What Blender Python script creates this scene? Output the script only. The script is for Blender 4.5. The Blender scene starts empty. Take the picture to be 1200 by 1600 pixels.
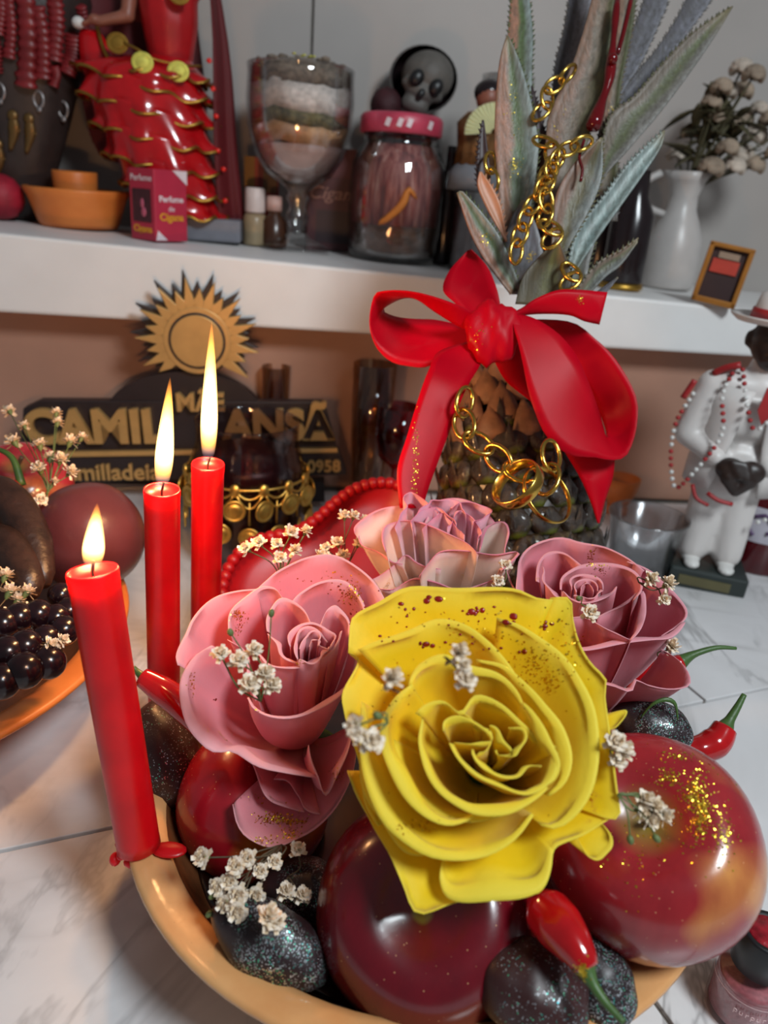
import bpy, bmesh, math, random
import numpy as np
from mathutils import Vector, Matrix, Euler

random.seed(7); np.random.seed(7)
S = bpy.context.scene
COL = S.collection
R_ = math.radians

# ------------------------------------------------------------------ camera, world, lights, exposure
CAM = np.array([0.0, 0.0, 0.29]); PITCH = R_(22.5); ROLL = R_(4.5); FPX = 1200.0
_R0 = np.array([1, 0, 0.]); _U0 = np.array([0, math.sin(PITCH), math.cos(PITCH)]); FW = np.array([0, math.cos(PITCH), -math.sin(PITCH)])
RT = math.cos(ROLL)*_R0 + math.sin(ROLL)*_U0; UP = -math.sin(ROLL)*_R0 + math.cos(ROLL)*_U0
cd = bpy.data.cameras.new('camera'); cam = bpy.data.objects.new('camera', cd); COL.objects.link(cam)
cam.matrix_world = Matrix(((RT[0], UP[0], -FW[0], CAM[0]), (RT[1], UP[1], -FW[1], CAM[1]), (RT[2], UP[2], -FW[2], CAM[2]), (0, 0, 0, 1)))
cd.sensor_fit = 'VERTICAL'; cd.sensor_height = 36.0; cd.lens = 27.0; cd.clip_start = 0.01; cd.clip_end = 20
cd.dof.use_dof = True; cd.dof.focus_distance = 0.335; cd.dof.aperture_fstop = 10.0
S.camera = cam
S.view_settings.view_transform = 'Standard'; S.view_settings.look = 'None'; S.view_settings.gamma = 1
S.view_settings.use_curve_mapping = False; S.view_settings.exposure = 0.0
S.cycles.use_denoising = True
wd = bpy.data.worlds.new('room_air'); S.world = wd; wd.use_nodes = True
wd.node_tree.nodes['Background'].inputs[0].default_value = (0.78, 0.80, 0.86, 1)
wd.node_tree.nodes['Background'].inputs[1].default_value = 0.16

def area(name, loc, target, size, power, col):
    l = bpy.data.lights.new(name, 'AREA'); l.shape = 'DISK'; l.size = size; l.energy = power; l.color = col
    o = bpy.data.objects.new(name, l); COL.objects.link(o); o.location = loc
    o.rotation_euler = (Vector(target)-Vector(loc)).to_track_quat('-Z', 'Y').to_euler(); return o
area('room_lamp', (0.46, -0.22, 0.90), (0.05, 0.42, 0.08), 0.26, 10.0, (0.86, 0.95, 1.0))

# ------------------------------------------------------------------ helpers
def ray(x, y): return FW + RT*(x-600)/FPX - UP*(y-800)/FPX
def PD(x, y, d): return CAM + ray(x, y)*d                      # point at a depth in front of the camera
def PZ(x, y, z): d = ray(x, y); return CAM + d*((z-CAM[2])/d[2])   # point on a level plane
WA = R_(6.6); W0 = np.array([-.03, .757, 0]); WE = np.array([math.cos(WA), math.sin(WA), 0]); WN = np.array([math.sin(WA), -math.cos(WA), 0])
def PV(x, y, v): d = ray(x, y); return CAM + d*(((W0+WN*v-CAM)@WN)/(d@WN))   # point on a plane parallel to the wall
def WP(u, v, z): return W0 + WE*u + WN*v + np.array([0, 0, z])
def nrm(v): v = np.asarray(v, float); return v/(np.linalg.norm(v)+1e-12)
def lin(c): return tuple((x/255/12.92 if x/255 <= .04045 else ((x/255+.055)/1.055)**2.4) for x in c)

def spl(pts, n, closed=False):
    """Catmull-Rom through pts, n samples by chord length."""
    P = np.asarray(pts, float); m = len(P)
    if closed: Q = np.vstack([P[-1], P, P[0], P[1]])
    else: Q = np.vstack([2*P[0]-P[1], P, 2*P[-1]-P[-2]])
    segs = m if closed else m-1; k = 12; out = []
    for i in range(segs):
        p0, p1, p2, p3 = Q[i:i+4]
        for j in range(k):
            t = j/k; out.append(.5*((2*p1)+(-p0+p2)*t+(2*p0-5*p1+4*p2-p3)*t*t+(-p0+3*p1-3*p2+p3)*t**3))
    out.append(P[0] if closed else P[-1]); out = np.array(out)
    L = np.r_[0, np.cumsum(np.linalg.norm(np.diff(out, axis=0), axis=1))]
    ts = np.linspace(0, L[-1], n+1)[:-1] if closed else np.linspace(0, L[-1], n)
    return np.stack([np.interp(ts, L, out[:, k2]) for k2 in range(P.shape[1])], 1)

def gridmesh(V2):
    """V2: (nu, nv, 3) -> verts, faces."""
    nu, nv = V2.shape[:2]; F = [(i*nv+j, (i+1)*nv+j, (i+1)*nv+j+1, i*nv+j+1) for i in range(nu-1) for j in range(nv-1)]
    return V2.reshape(-1, 3), F
def lathe(prof, n=28, loc=(0, 0, 0), mat=None, wob=None):
    prof = np.asarray(prof, float); V = []; F = []; m = len(prof)
    for i in range(n):
        a = 2*math.pi*i/n
        for j, (r, z) in enumerate(prof):
            rr = max(r, 1e-5)*(wob(a, j/(m-1)) if wob else 1); V.append((rr*math.cos(a), rr*math.sin(a), z))
    for i in range(n):
        k = (i+1) % n
        for j in range(m-1): F.append((i*m+j, k*m+j, k*m+j+1, i*m+j+1))
    V = np.array(V)
    if mat is not None: V = V @ np.array(mat).T
    return V+np.array(loc), F
def frame(t, ref=None):
    t = nrm(t); ref = np.array([0, 0, 1.]) if ref is None else ref
    if abs(t @ ref) > .95: ref = np.array([1., 0, 0])
    x = nrm(np.cross(ref, t)); return x, np.cross(t, x), t
def basis(t): return np.stack(frame(t), 1)      # columns x,y,t
def tube(pts, rad, n=8, cap=True, closed=False):
    P = np.asarray(pts, float); m = len(P); rad = np.broadcast_to(rad, (m,)) if np.ndim(rad) == 0 else np.asarray(rad)
    T = np.roll(P, -1, 0)-np.roll(P, 1, 0) if closed else np.gradient(P, axis=0)
    x = frame(T[0])[0]; V = []; F = []
    for i in range(m):
        t = nrm(T[i]); x = nrm(x-t*(x @ t)); y = np.cross(t, x)
        for k in range(n):
            a = 2*math.pi*k/n; V.append(P[i]+rad[i]*(x*math.cos(a)+y*math.sin(a)))
    for i in range(m if closed else m-1):
        i2 = (i+1) % m
        for k in range(n): F.append((i*n+k, i*n+(k+1) % n, i2*n+(k+1) % n, i2*n+k))
    if cap and not closed: F.append(tuple(range(n-1, -1, -1))); F.append(tuple((m-1)*n+k for k in range(n)))
    return np.array(V), F
def ball(c, r, nu=16, nv=10, B=None, fn=None):
    r = np.broadcast_to(r, (3,)); V = []; F = []
    for j in range(nv+1):
        th = math.pi*j/nv
        for i in range(nu):
            a = 2*math.pi*i/nu; p = np.array([math.sin(th)*math.cos(a), math.sin(th)*math.sin(a), math.cos(th)])
            if fn: p = fn(p)
            V.append(p*r)
    for j in range(nv):
        for i in range(nu): F.append((j*nu+i, (j+1)*nu+i, (j+1)*nu+(i+1) % nu, j*nu+(i+1) % nu))
    V = np.array(V)
    if B is not None: V = V @ np.array(B).T
    return V+np.array(c), F
def boxm(c, s, B=None):
    V = np.array([(x, y, z) for x in (-.5, .5) for y in (-.5, .5) for z in (-.5, .5)])*np.array(s)
    if B is not None: V = V @ np.array(B).T
    return V+np.array(c), [(0, 1, 3, 2), (4, 6, 7, 5), (0, 4, 5, 1), (2, 3, 7, 6), (0, 2, 6, 4), (1, 5, 7, 3)]
def prism(poly, th):
    """poly: 2-D outline -> extruded along -z..0 in local xz->(x,y=depth,z)."""
    n = len(poly); V = [(x, 0, z) for x, z in poly]+[(x, th, z) for x, z in poly]
    F = [tuple(range(n)), tuple(range(2*n-1, n-1, -1))]+[(i, i+n, (i+1) % n+n, (i+1) % n) for i in range(n)]
    return np.array(V, float), F
def join(*ms):
    V = []; F = []; o = 0
    for v, f in ms:
        V.append(np.asarray(v, float)); F += [tuple(i+o for i in q) for q in f]; o += len(v)
    return np.vstack(V), F
def mk(name, vf, mat, parent=None, smooth=True, local=False, bevel=0, solid=0, sub=0, attr=None, kind=None, label=None, mw=None, off=0):
    V, F = vf; V = np.asarray(V, float)
    if parent is not None and not local:
        M = np.array(MW[parent].inverted()); V = V @ M[:3, :3].T + M[:3, 3]
    me = bpy.data.meshes.new(name); me.from_pydata(V.tolist(), [], [list(f) for f in F]); 
    if mat: me.materials.append(mat)
    if smooth: me.polygons.foreach_set('use_smooth', [True]*len(me.polygons))
    if attr is not None:
        a = me.attributes.new('edge', 'FLOAT', 'POINT'); a.data.foreach_set('value', np.asarray(attr, np.float32))
    bm = bmesh.new(); bm.from_mesh(me); bmesh.ops.recalc_face_normals(bm, faces=bm.faces); bm.to_mesh(me); bm.free()
    o = bpy.data.objects.new(name, me); COL.objects.link(o)
    if parent is not None: o.parent = parent; MW[o] = MW[parent]
    else: MW[o] = Matrix()
    if mw is not None: o.matrix_local = mw; MW[o] = MW[o] @ mw
    if solid: m = o.modifiers.new('s', 'SOLIDIFY'); m.thickness = solid; m.offset = off
    if bevel: m = o.modifiers.new('b', 'BEVEL'); m.width = bevel; m.segments = 2; m.limit_method = 'ANGLE'; m.angle_limit = .6
    if sub: m = o.modifiers.new('u', 'SUBSURF'); m.levels = sub; m.render_levels = sub
    if kind: o['kind'] = kind
    if label: o['label'] = label
    return o
MW = {}
def thing(name, label, cat, loc=(0, 0, 0), rot=None, group=None):
    o = bpy.data.objects.new(name, None); COL.objects.link(o); o.empty_display_size = .01
    M = Matrix.Translation(Vector([float(c) for c in loc]))
    if rot is not None: M = M @ (rot.to_4x4() if isinstance(rot, Matrix) else Euler(rot).to_matrix().to_4x4())
    o.matrix_world = M; MW[o] = M; o['label'] = label; o['category'] = cat
    if group: o['group'] = group
    return o
def tag(o, label, cat, group=None):
    o['label'] = label; o['category'] = cat
    if group: o['group'] = group
    return o
def inst(src, parent, M, name=None):
    """copy of a part under parent with local matrix M (shares mesh data)."""
    c = src.copy(); COL.objects.link(c); c.parent = parent; c.matrix_local = M
    return c
def mat4(B, loc):
    return Matrix(((*[float(v) for v in B[0]], float(loc[0])), (*[float(v) for v in B[1]], float(loc[1])), (*[float(v) for v in B[2]], float(loc[2])), (0, 0, 0, 1)))
def blob(name, prims, mat, parent, voxel=.002, it=3, label=None, mw=None):
    """one continuous skin over ellipsoids and tapered capsules (local coordinates)."""
    ms = []
    for p in prims:
        if p[0] == 's': ms.append(ball(p[1], p[2], 18, 12, p[3] if len(p) > 3 else None))
        else:
            a, b = np.array(p[1], float), np.array(p[2], float); L = np.linalg.norm(b-a)
            ms.append(tube([a+(b-a)*t for t in np.linspace(0, 1, 6)], np.linspace(p[3], p[4], 6), 12)); ms.append(ball(a, p[3], 12, 8)); ms.append(ball(b, p[4], 12, 8))
    V, F = join(*ms); me = bpy.data.meshes.new('t'); me.from_pydata(V.tolist(), [], [list(f) for f in F])
    t = bpy.data.objects.new('t', me); COL.objects.link(t)
    r = t.modifiers.new('r', 'REMESH'); r.mode = 'VOXEL'; r.voxel_size = voxel
    s = t.modifiers.new('s', 'SMOOTH'); s.factor = .5; s.iterations = it
    dg = bpy.context.evaluated_depsgraph_get(); m2 = bpy.data.meshes.new_from_object(t.evaluated_get(dg)); bpy.data.objects.remove(t)
    m2.name = name; m2.materials.clear(); m2.materials.append(mat); m2.polygons.foreach_set('use_smooth', [True]*len(m2.polygons))
    o = bpy.data.objects.new(name, m2); COL.objects.link(o); o.parent = parent; MW[o] = MW[parent]
    if mw is not None: o.matrix_local = mw
    if label: o['label'] = label
    return o
def text(body, size, mat, parent, M, extrude=.001, bold=0.0, align='CENTER', name='lettering', shear=0, label=None):
    c = bpy.data.curves.new(name, 'FONT'); c.body = body; c.size = size; c.extrude = extrude; c.offset = bold; c.align_x = align; c.shear = shear
    t = bpy.data.objects.new('t', c); COL.objects.link(t); me = bpy.data.meshes.new_from_object(t.evaluated_get(bpy.context.evaluated_depsgraph_get())); bpy.data.objects.remove(t)
    me.name = name; me.materials.clear(); me.materials.append(mat); o = bpy.data.objects.new(name, me); COL.objects.link(o); o.parent = parent; o.matrix_local = M; MW[o] = MW[parent]
    if label: o['label'] = label
    return o

# ------------------------------------------------------------------ materials
class N:
    def __init__(s, name):
        s.m = bpy.data.materials.new(name); s.m.use_nodes = True; s.t = s.m.node_tree; s.b = s.t.nodes['Principled BSDF']; s.out = s.t.nodes['Material Output']
        s._co = None
    def n(s, ty, **k):
        x = s.t.nodes.new(ty)
        for a, v in k.items(): setattr(x, a, v)
        return x
    def l(s, a, b): s.t.links.new(a, b)
    def co(s, kind='Object'):
        if s._co is None: s._co = s.n('ShaderNodeTexCoord')
        return s._co.outputs[kind]
    def noise(s, sc, det=3, rough=.5, stretch=None, dist=0, vec=None):
        t = s.n('ShaderNodeTexNoise'); t.inputs['Scale'].default_value = sc; t.inputs['Detail'].default_value = det; t.inputs['Roughness'].default_value = rough; t.inputs['Distortion'].default_value = dist
        v = vec or s.co()
        if stretch:
            mp = s.n('ShaderNodeMapping'); mp.inputs['Scale'].default_value = stretch; s.l(v, mp.inputs[0]); v = mp.outputs[0]
        s.l(v, t.inputs['Vector']); return t.outputs['Fac']
    def voro(s, sc, feat='F1', out='Distance'):
        t = s.n('ShaderNodeTexVoronoi'); t.feature = feat; t.inputs['Scale'].default_value = sc; s.l(s.co(), t.inputs['Vector']); return t.outputs[out]
    def rmp(s, fac, stops, interp='LINEAR'):
        r = s.n('ShaderNodeValToRGB'); r.color_ramp.interpolation = interp; e = r.color_ramp.elements
        while len(e) < len(stops): e.new(.5)
        for x, (p, c) in zip(e, stops): x.position = p; x.color = (*c, 1) if not np.isscalar(c) else (c, c, c, 1)
        s.l(fac, r.inputs[0]); return r.outputs[0]
    def mix(s, f, a, b, mode='MIX'):
        x = s.n('ShaderNodeMix', data_type='RGBA', blend_type=mode)
        for sock, v in ((x.inputs[0], f), (x.inputs[6], a), (x.inputs[7], b)):
            if hasattr(v, 'is_linked'): s.l(v, sock)
            elif np.isscalar(v): sock.default_value = v
            else: sock.default_value = (*v, 1)
        return x.outputs[2]
    def math(s, op, a, b=0):
        x = s.n('ShaderNodeMath', operation=op)
        for i, v in enumerate((a, b)):
            if hasattr(v, 'is_linked'): s.l(v, x.inputs[i])
            else: x.inputs[i].default_value = v
        return x.outputs[0]
    def set(s, **k):
        nm = dict(col='Base Color', rough='Roughness', metal='Metallic', sss='Subsurface Weight', trans='Transmission Weight', ior='IOR', spec='Specular IOR Level', coat='Coat Weight', coatr='Coat Roughness', sheen='Sheen Weight', alpha='Alpha')
        for a, v in k.items():
            i = s.b.inputs[nm[a]]
            if hasattr(v, 'is_linked'): s.l(v, i)
            elif np.isscalar(v): i.default_value = v
            else: i.default_value = (*v, 1)
        return s
    def bump(s, h, st=.3, dist=.001):
        b = s.n('ShaderNodeBump'); b.inputs['Strength'].default_value = st; b.inputs['Distance'].default_value = dist; s.l(h, b.inputs['Height']); s.l(b.outputs[0], s.b.inputs['Normal']); return s
    def sssr(s, r): s.b.inputs['Subsurface Radius'].default_value = r; s.b.inputs['Subsurface Scale'].default_value = 1.0; return s
    def attr(s, nm='edge'):
        a = s.n('ShaderNodeAttribute'); a.attribute_name = nm; return a.outputs['Fac']
    def glitter(s, col, sc=1800, thr=.62, ns=60, nthr=.55, gold=(.95, .66, .10), metal0=0.0, rough0=.5):
        """gold dust: random cells inside noise patches."""
        cell = s.n('ShaderNodeTexVoronoi'); cell.inputs['Scale'].default_value = sc; s.l(s.co(), cell.inputs['Vector'])
        sep = s.n('ShaderNodeSeparateColor'); s.l(cell.outputs['Color'], sep.inputs[0])
        pick = s.math('GREATER_THAN', sep.outputs[0], thr); patch = s.rmp(s.noise(ns, 4, .6), [(nthr, 0.0), (nthr+.05, 1.0)])
        f = s.math('MULTIPLY', pick, patch)
        s.set(col=s.mix(f, col, gold), metal=s.math('MAXIMUM', f, metal0), rough=s.math('SUBTRACT', rough0, s.math('MULTIPLY', f, rough0-.22)))
        return f
def pm(name, c, rough=.5, metal=0, var=.12, vs=60, bump=0, bs=300, **k):
    m = N(name); c = lin(c); d = tuple(x*(1-var) for x in c); u = tuple(min(1, x*(1+var)) for x in c)
    m.set(col=m.rmp(m.noise(vs), [(.3, d), (.7, u)]), rough=rough, metal=metal, **k)
    if bump: m.bump(m.noise(bs, 4), bump)
    return m.m
def glass(name, c=(255, 255, 255), rough=.03, base=.06, gain=.55):
    """thin blown glass: clear with a surface sheen that grows at grazing angles."""
    m = N(name); m.t.nodes.remove(m.b); f = m.n('ShaderNodeFresnel'); f.inputs[0].default_value = 1.45
    tr = m.n('ShaderNodeBsdfTransparent'); cc = m.rmp(m.noise(40), [(.3, tuple(x*.96 for x in lin(c))), (.7, lin(c))]); m.l(cc, tr.inputs[0])
    gl = m.n('ShaderNodeBsdfGlossy'); gl.inputs['Roughness'].default_value = rough; mx = m.n('ShaderNodeMixShader')
    m.l(m.math('ADD', m.math('MULTIPLY', f.outputs[0], gain), base), mx.inputs[0]); m.l(tr.outputs[0], mx.inputs[1]); m.l(gl.outputs[0], mx.inputs[2]); m.l(mx.outputs[0], m.out.inputs[0]); return m.m

def petal_mat(name, c_in, c_edge, epos=.8, glit=True, veins=.25, trl=.32, patch=.6):
    m = N(name); e = m.attr(); n1 = m.noise(60, 3)
    base = m.rmp(e, [(0.0, lin(c_in)), (epos, lin(c_in)), (1.0, lin(c_edge))])
    base = m.mix(m.math('MULTIPLY', n1, .35), base, tuple(x*.82 for x in lin(c_in)), 'MIX')
    if glit: m.glitter(base, 2200, .55, 45, patch, rough0=.55)
    else: m.set(col=base, rough=.55)
    m.set(spec=.25, sheen=.2); m.bump(m.noise(350, 4, stretch=(1, 1, .25)), veins, .0006)
    tr = m.n('ShaderNodeBsdfTranslucent'); m.l(base, tr.inputs[0]); mx = m.n('ShaderNodeMixShader'); mx.inputs[0].default_value = trl
    m.l(m.b.outputs[0], mx.inputs[1]); m.l(tr.outputs[0], mx.inputs[2]); m.l(mx.outputs[0], m.out.inputs[0]); return m.m
M = {}
M['yellow'] = petal_mat('yellow_petal', (255, 226, 26), (255, 240, 90), .75, patch=.66, trl=.38)
M['pink'] = petal_mat('pink_petal', (248, 166, 176), (252, 200, 206), .8, patch=.68)
M['dusty'] = petal_mat('dusty_pink_petal', (234, 146, 160), (244, 182, 192), .8, patch=.70)
M['varieg'] = petal_mat('cream_petal_with_pink_edge', (255, 236, 224), (232, 116, 156), .80, patch=.66)
M['ruffle'] = petal_mat('pink_ruffle_petal', (255, 222, 228), (228, 110, 158), .74, patch=.66)
M['green'] = pm('leaf_green', (62, 92, 40), .45, bump=.2)
M['stem'] = pm('thin_stem', (96, 110, 62), .55)
M['dry'] = pm('dry_stem', (84, 70, 50), .6)
m = N('blossom_white'); m.set(col=m.rmp(m.noise(500), [(.35, lin((214, 188, 150))), (.6, lin((242, 230, 214)))]), rough=.7, sss=.2); m.sssr((.002, .002, .002)); M['blossom'] = m.m

def apple_mat(name, red, dark, yel, ythr, gthr=.63, gold=True, dim=.9):
    m = N(name); st = m.noise(90, 4, .6, stretch=(1, 1, .12)); big = m.noise(22, 2)
    c = m.mix(st, lin(dark), lin(red)); yf = m.rmp(big, [(ythr, 0.0), (ythr+.12, .75)]); yf = m.math('MULTIPLY', yf, m.math('ADD', st, .25))
    c = m.mix(yf, c, lin(yel)); dots = m.rmp(m.voro(330), [(.06, 1.0), (.1, 0.0)]); c = m.mix(m.math('MULTIPLY', dots, .45), c, lin((235, 180, 130)))
    e = m.attr(); c = m.mix(m.rmp(e, [(.0, 0.0), (dim, 0.0), (.98, .8)]), c, lin((128, 120, 50)))
    if gold:
        m.glitter(c, 2600, .35, 38, gthr, rough0=.24)
    else: m.set(col=c, rough=.24)
    m.set(coat=.4, coatr=.12, sss=.06); m.sssr((.01, .003, .002)); m.bump(m.noise(250, 3), .06, .0005); return m.m
M['apple_big'] = apple_mat('apple_skin_gold_dusted', (164, 40, 44), (116, 14, 26), (214, 150, 76), .54, .70)
M['apple_front'] = apple_mat('apple_skin_dark', (112, 8, 24), (74, 4, 16), (150, 40, 40), .66, .70, dim=.97)
M['apple_left'] = apple_mat('apple_skin_speckled', (176, 26, 38), (134, 14, 28), (222, 150, 50), .54, .74, dim=.86)
def glitterdark(name, base, spark=.8, sc=2400, rough=.42):
    m = N(name); n1 = m.noise(70, 3); c = m.rmp(n1, [(.3, tuple(x*.6 for x in lin(base))), (.7, lin(base))])
    v = m.n('ShaderNodeTexVoronoi'); v.inputs['Scale'].default_value = sc; m.l(m.co(), v.inputs[0]); sp = m.n('ShaderNodeSeparateColor'); m.l(v.outputs['Color'], sp.inputs[0])
    f = m.math('MULTIPLY', m.math('GREATER_THAN', sp.outputs[0], 1-.30*spark), m.rmp(m.noise(45, 3), [(.42, 0.0), (.62, 1.0)]))
    hue = m.rmp(sp.outputs[1], [(0, (.55, .6, .65)), (.72, (.6, .65, .68)), (.8, (.1, .8, .4)), (1, (.1, .6, .7))])
    m.set(col=m.mix(f, c, hue), metal=f, rough=m.math('SUBTRACT', rough, m.math('MULTIPLY', f, min(.16, rough*.4))))
    nm = m.n('ShaderNodeBump'); nm.inputs['Strength'].default_value = .55; nm.inputs['Distance'].default_value = .0004; m.l(sp.outputs[2], nm.inputs['Height']); m.l(nm.outputs[0], m.b.inputs['Normal']); return m.m
M['gstone'] = glitterdark('glittered_dark_skin', (40, 24, 28))
M['fig'] = glitterdark('dark_fruit_skin', (58, 26, 26), .25)
M['grape'] = pm('grape_skin', (26, 12, 18), .2, var=.4, vs=1.5)
M['passion'] = pm('purple_fruit_skin', (92, 46, 50), .33, bump=.08, bs=400)
M['pod'] = pm('brown_pod_skin', (44, 28, 22), .4, var=.45, vs=90, bump=.7, bs=180)
m = N('chili_skin'); m.set(col=m.rmp(m.noise(60), [(.3, lin((150, 4, 12))), (.7, lin((190, 14, 18)))]), rough=.16, coat=.5); m.bump(m.noise(120, 2), .12, .001); M['chili'] = m.m
# clay
def clay(name, a, b, gloss):
    m = N(name); c = m.rmp(m.noise(30, 5, .6), [(.3, lin(a)), (.7, lin(b))]); spk = m.rmp(m.voro(420), [(.03, 1.0), (.08, 0.0)])
    spk = m.math('MULTIPLY', spk, m.rmp(m.noise(25), [(.5, 0.0), (.6, .6)])); m.set(col=m.mix(spk, c, lin((70, 40, 25))), rough=gloss); m.bump(m.noise(140, 4), .12, .001); return m.m
M['clay'] = clay('glazed_clay', (206, 146, 92), (222, 168, 112), .16)
M['clay2'] = clay('orange_clay', (206, 112, 48), (222, 132, 62), .4)
M['stain_shade'] = pm('stained_shaded_clay', (104, 62, 36), .3, var=.35, vs=60, bump=.15)  # dark brown mixes syrup stains with shade painted into the bowl's inside
# candle wax, flame
m = N('red_wax'); m.set(col=m.rmp(m.noise(60, 4), [(.3, lin((190, 4, 14))), (.7, lin((214, 10, 20)))]), rough=.34, sss=.75); m.sssr((.016, .0022, .0018)); m.bump(m.noise(220, 4), .06, .0006); M['wax'] = m.m
M['wick'] = pm('burnt_wick', (24, 16, 14), .9)
def flame_mat(h):
    m = N('flame_gas'); m.t.nodes.remove(m.b); sx = m.n('ShaderNodeSeparateXYZ'); m.l(m.co(), sx.inputs[0]); t = m.math('DIVIDE', sx.outputs[2], h)
    c = m.rmp(t, [(0, (.10, .16, .8)), (.05, (.5, .3, .4)), (.12, (1, .42, .10)), (.3, (1, .62, .20)), (.6, (1, .55, .14)), (.85, (1, .38, .06)), (1, (1, .25, .03))])
    st = m.rmp(t, [(0, .006), (.06, .03), (.16, .30), (.32, 1.0), (.62, .9), (.85, .45), (1, .2)])
    e = m.n('ShaderNodeEmission'); m.l(c, e.inputs[0]); m.l(m.math('MULTIPLY', st, 1500.0), e.inputs[1]); m.l(e.outputs[0], m.out.inputs['Volume']); return m.m
# metals, ribbon, plastics
def gold(name, c, rough): 
    m = N(name); m.set(col=m.rmp(m.noise(200), [(.3, tuple(x*.8 for x in lin(c))), (.7, lin(c))]), metal=1.0, rough=rough); m.bump(m.noise(900, 3), .1, .0003); return m.m
M['gold'] = gold('gold_metal', (224, 180, 84), .22); M['coin'] = gold('coin_gold', (232, 190, 96), .42); M['trimgold'] = gold('gold_paint', (190, 150, 70), .4)
M['brightgold'] = gold('bright_brass', (236, 232, 120), .55)
m = N('satin_ribbon'); m.set(col=m.rmp(m.noise(30), [(.3, lin((184, 0, 24))), (.7, lin((204, 6, 32)))]), rough=.40, spec=.16); m.b.inputs['Anisotropic'].default_value = .5
wv = m.n('ShaderNodeTexWave'); wv.inputs['Scale'].default_value = 700; m.l(m.co(), wv.inputs[0]); m.bump(wv.outputs['Fac'], .08, .0003)
tr = m.n('ShaderNodeBsdfTranslucent'); tr.inputs[0].default_value = (*lin((210, 8, 24)), 1); mx = m.n('ShaderNodeMixShader'); mx.inputs[0].default_value = .22
m.l(m.b.outputs[0], mx.inputs[1]); m.l(tr.outputs[0], mx.inputs[2]); m.l(mx.outputs[0], m.out.inputs[0]); M['ribbon'] = m.m
M['redceramic'] = pm('red_glazed_ceramic', (168, 8, 16), .42, var=.08)
M['syrup'] = pm('dark_red_wax', (92, 6, 12), .12, var=.2)
M['black'] = pm('black_plastic', (22, 22, 24), .4); M['blackgloss'] = pm('black_gloss', (30, 22, 24), .2)
M['white'] = pm('white_paint', (214, 212, 208), .45, var=.04, bump=.05, bs=120)
M['shelfpaint'] = pm('shelf_white_paint', (232, 230, 228), .45, var=.03, vs=25, bump=.08, bs=90)
M['wallpaint'] = pm('wall_paint', (168, 161, 156), .55, var=.06, vs=9, bump=.06, bs=60)
M['grout'] = pm('grout_grey', (128, 122, 116), .8)
M['glass'] = glass('clear_glass'); M['amber'] = glass('amber_glass', (238, 214, 186)); M['plasticcup'] = glass('thin_clear_plastic', (248, 250, 252), .15, .07, .8)
M['bottleglass'] = glass('bottle_glass', (250, 244, 244), .04, .03, .25); M['redglass'] = glass('ruby_glass', (214, 90, 96)); M['smoke'] = glass('smoky_glass', (226, 214, 214), .05, .04, .18)
# marble
m = N('white_marble'); w1 = m.noise(5, 6, .6, dist=1.2); v1 = m.rmp(m.noise(7, 5, .62, stretch=(1.0, .35, 1), dist=1.6), [(.47, 0.0), (.497, 1.0), (.525, 0.0)]); v2 = m.rmp(m.noise(3.2, 5, .6, stretch=(.6, 1.3, 1), dist=.9), [(.48, 0.0), (.5, .6), (.52, 0.0)])
c = m.rmp(w1, [(.3, lin((205, 203, 203))), (.7, lin((226, 225, 226)))]); msk = m.rmp(m.noise(9, 3), [(.42, .15), (.6, 1.0)])
c = m.mix(m.math('MULTIPLY', v1, m.math('MULTIPLY', msk, .62)), c, lin((120, 118, 118))); c = m.mix(m.math('MULTIPLY', v2, m.math('MULTIPLY', msk, .5)), c, lin((135, 130, 128)))
m.set(col=c, rough=.3); M['marble'] = m.m

# ------------------------------------------------------------------ setting: marble table, shelf, wall
tp = thing('marble_tabletop', 'white marble tiled tabletop with grey veins and dark joints under everything', 'table', (0, 0.35, 0))
mk('grout_bed', boxm(WP(0, .01+.75, -.0135), (3.0, 1.5, .022), np.stack([WE, WN, (0, 0, 1)], 1)), M['grout'], tp, smooth=False)
JA, JB = PZ(0, 1330, 0), PZ(1200, 1075, 0); jd = nrm(JB-JA); jn = np.array([-jd[1], jd[0], 0])
KA = PZ(1020, 1560, 0); ju = (KA-JA) @ jd           # cross joint on the near side
TS = .45
def tile(u0, u1, v0, v1):
    g = .0011; q = [JA+jd*u+jn*v for u, v in ((u0+g, v0+g), (u1-g, v0+g), (u1-g, v1-g), (u0+g, v1-g))]; out = []; lim = .008
    for i in range(4):
        A, B_ = q[i], q[(i+1) % 4]; da, db = (A-W0) @ WN-lim, (B_-W0) @ WN-lim
        if da >= 0: out.append(A)
        if da*db < 0: out.append(A+(B_-A)*da/(da-db))
    if len(out) < 3: return
    n = len(out); V = [(p[0], p[1], -.008) for p in out]+[(p[0], p[1], 0) for p in out]
    mk('marble_tile', (V, [tuple(range(n)), tuple(range(n, 2*n))]+[(i, (i+1) % n, (i+1) % n+n, i+n) for i in range(n)]), M['marble'], tp, smooth=False, bevel=.0006)
for i in range(-2, 2): tile(ju+i*TS, ju+(i+1)*TS, -TS, 0)
for i in range(-2, 2): tile(ju+.17+i*TS, ju+.17+(i+1)*TS, 0, TS)
for i in range(-2, 2): tile(ju+i*TS, ju+(i+1)*TS, TS, 2*TS)

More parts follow.
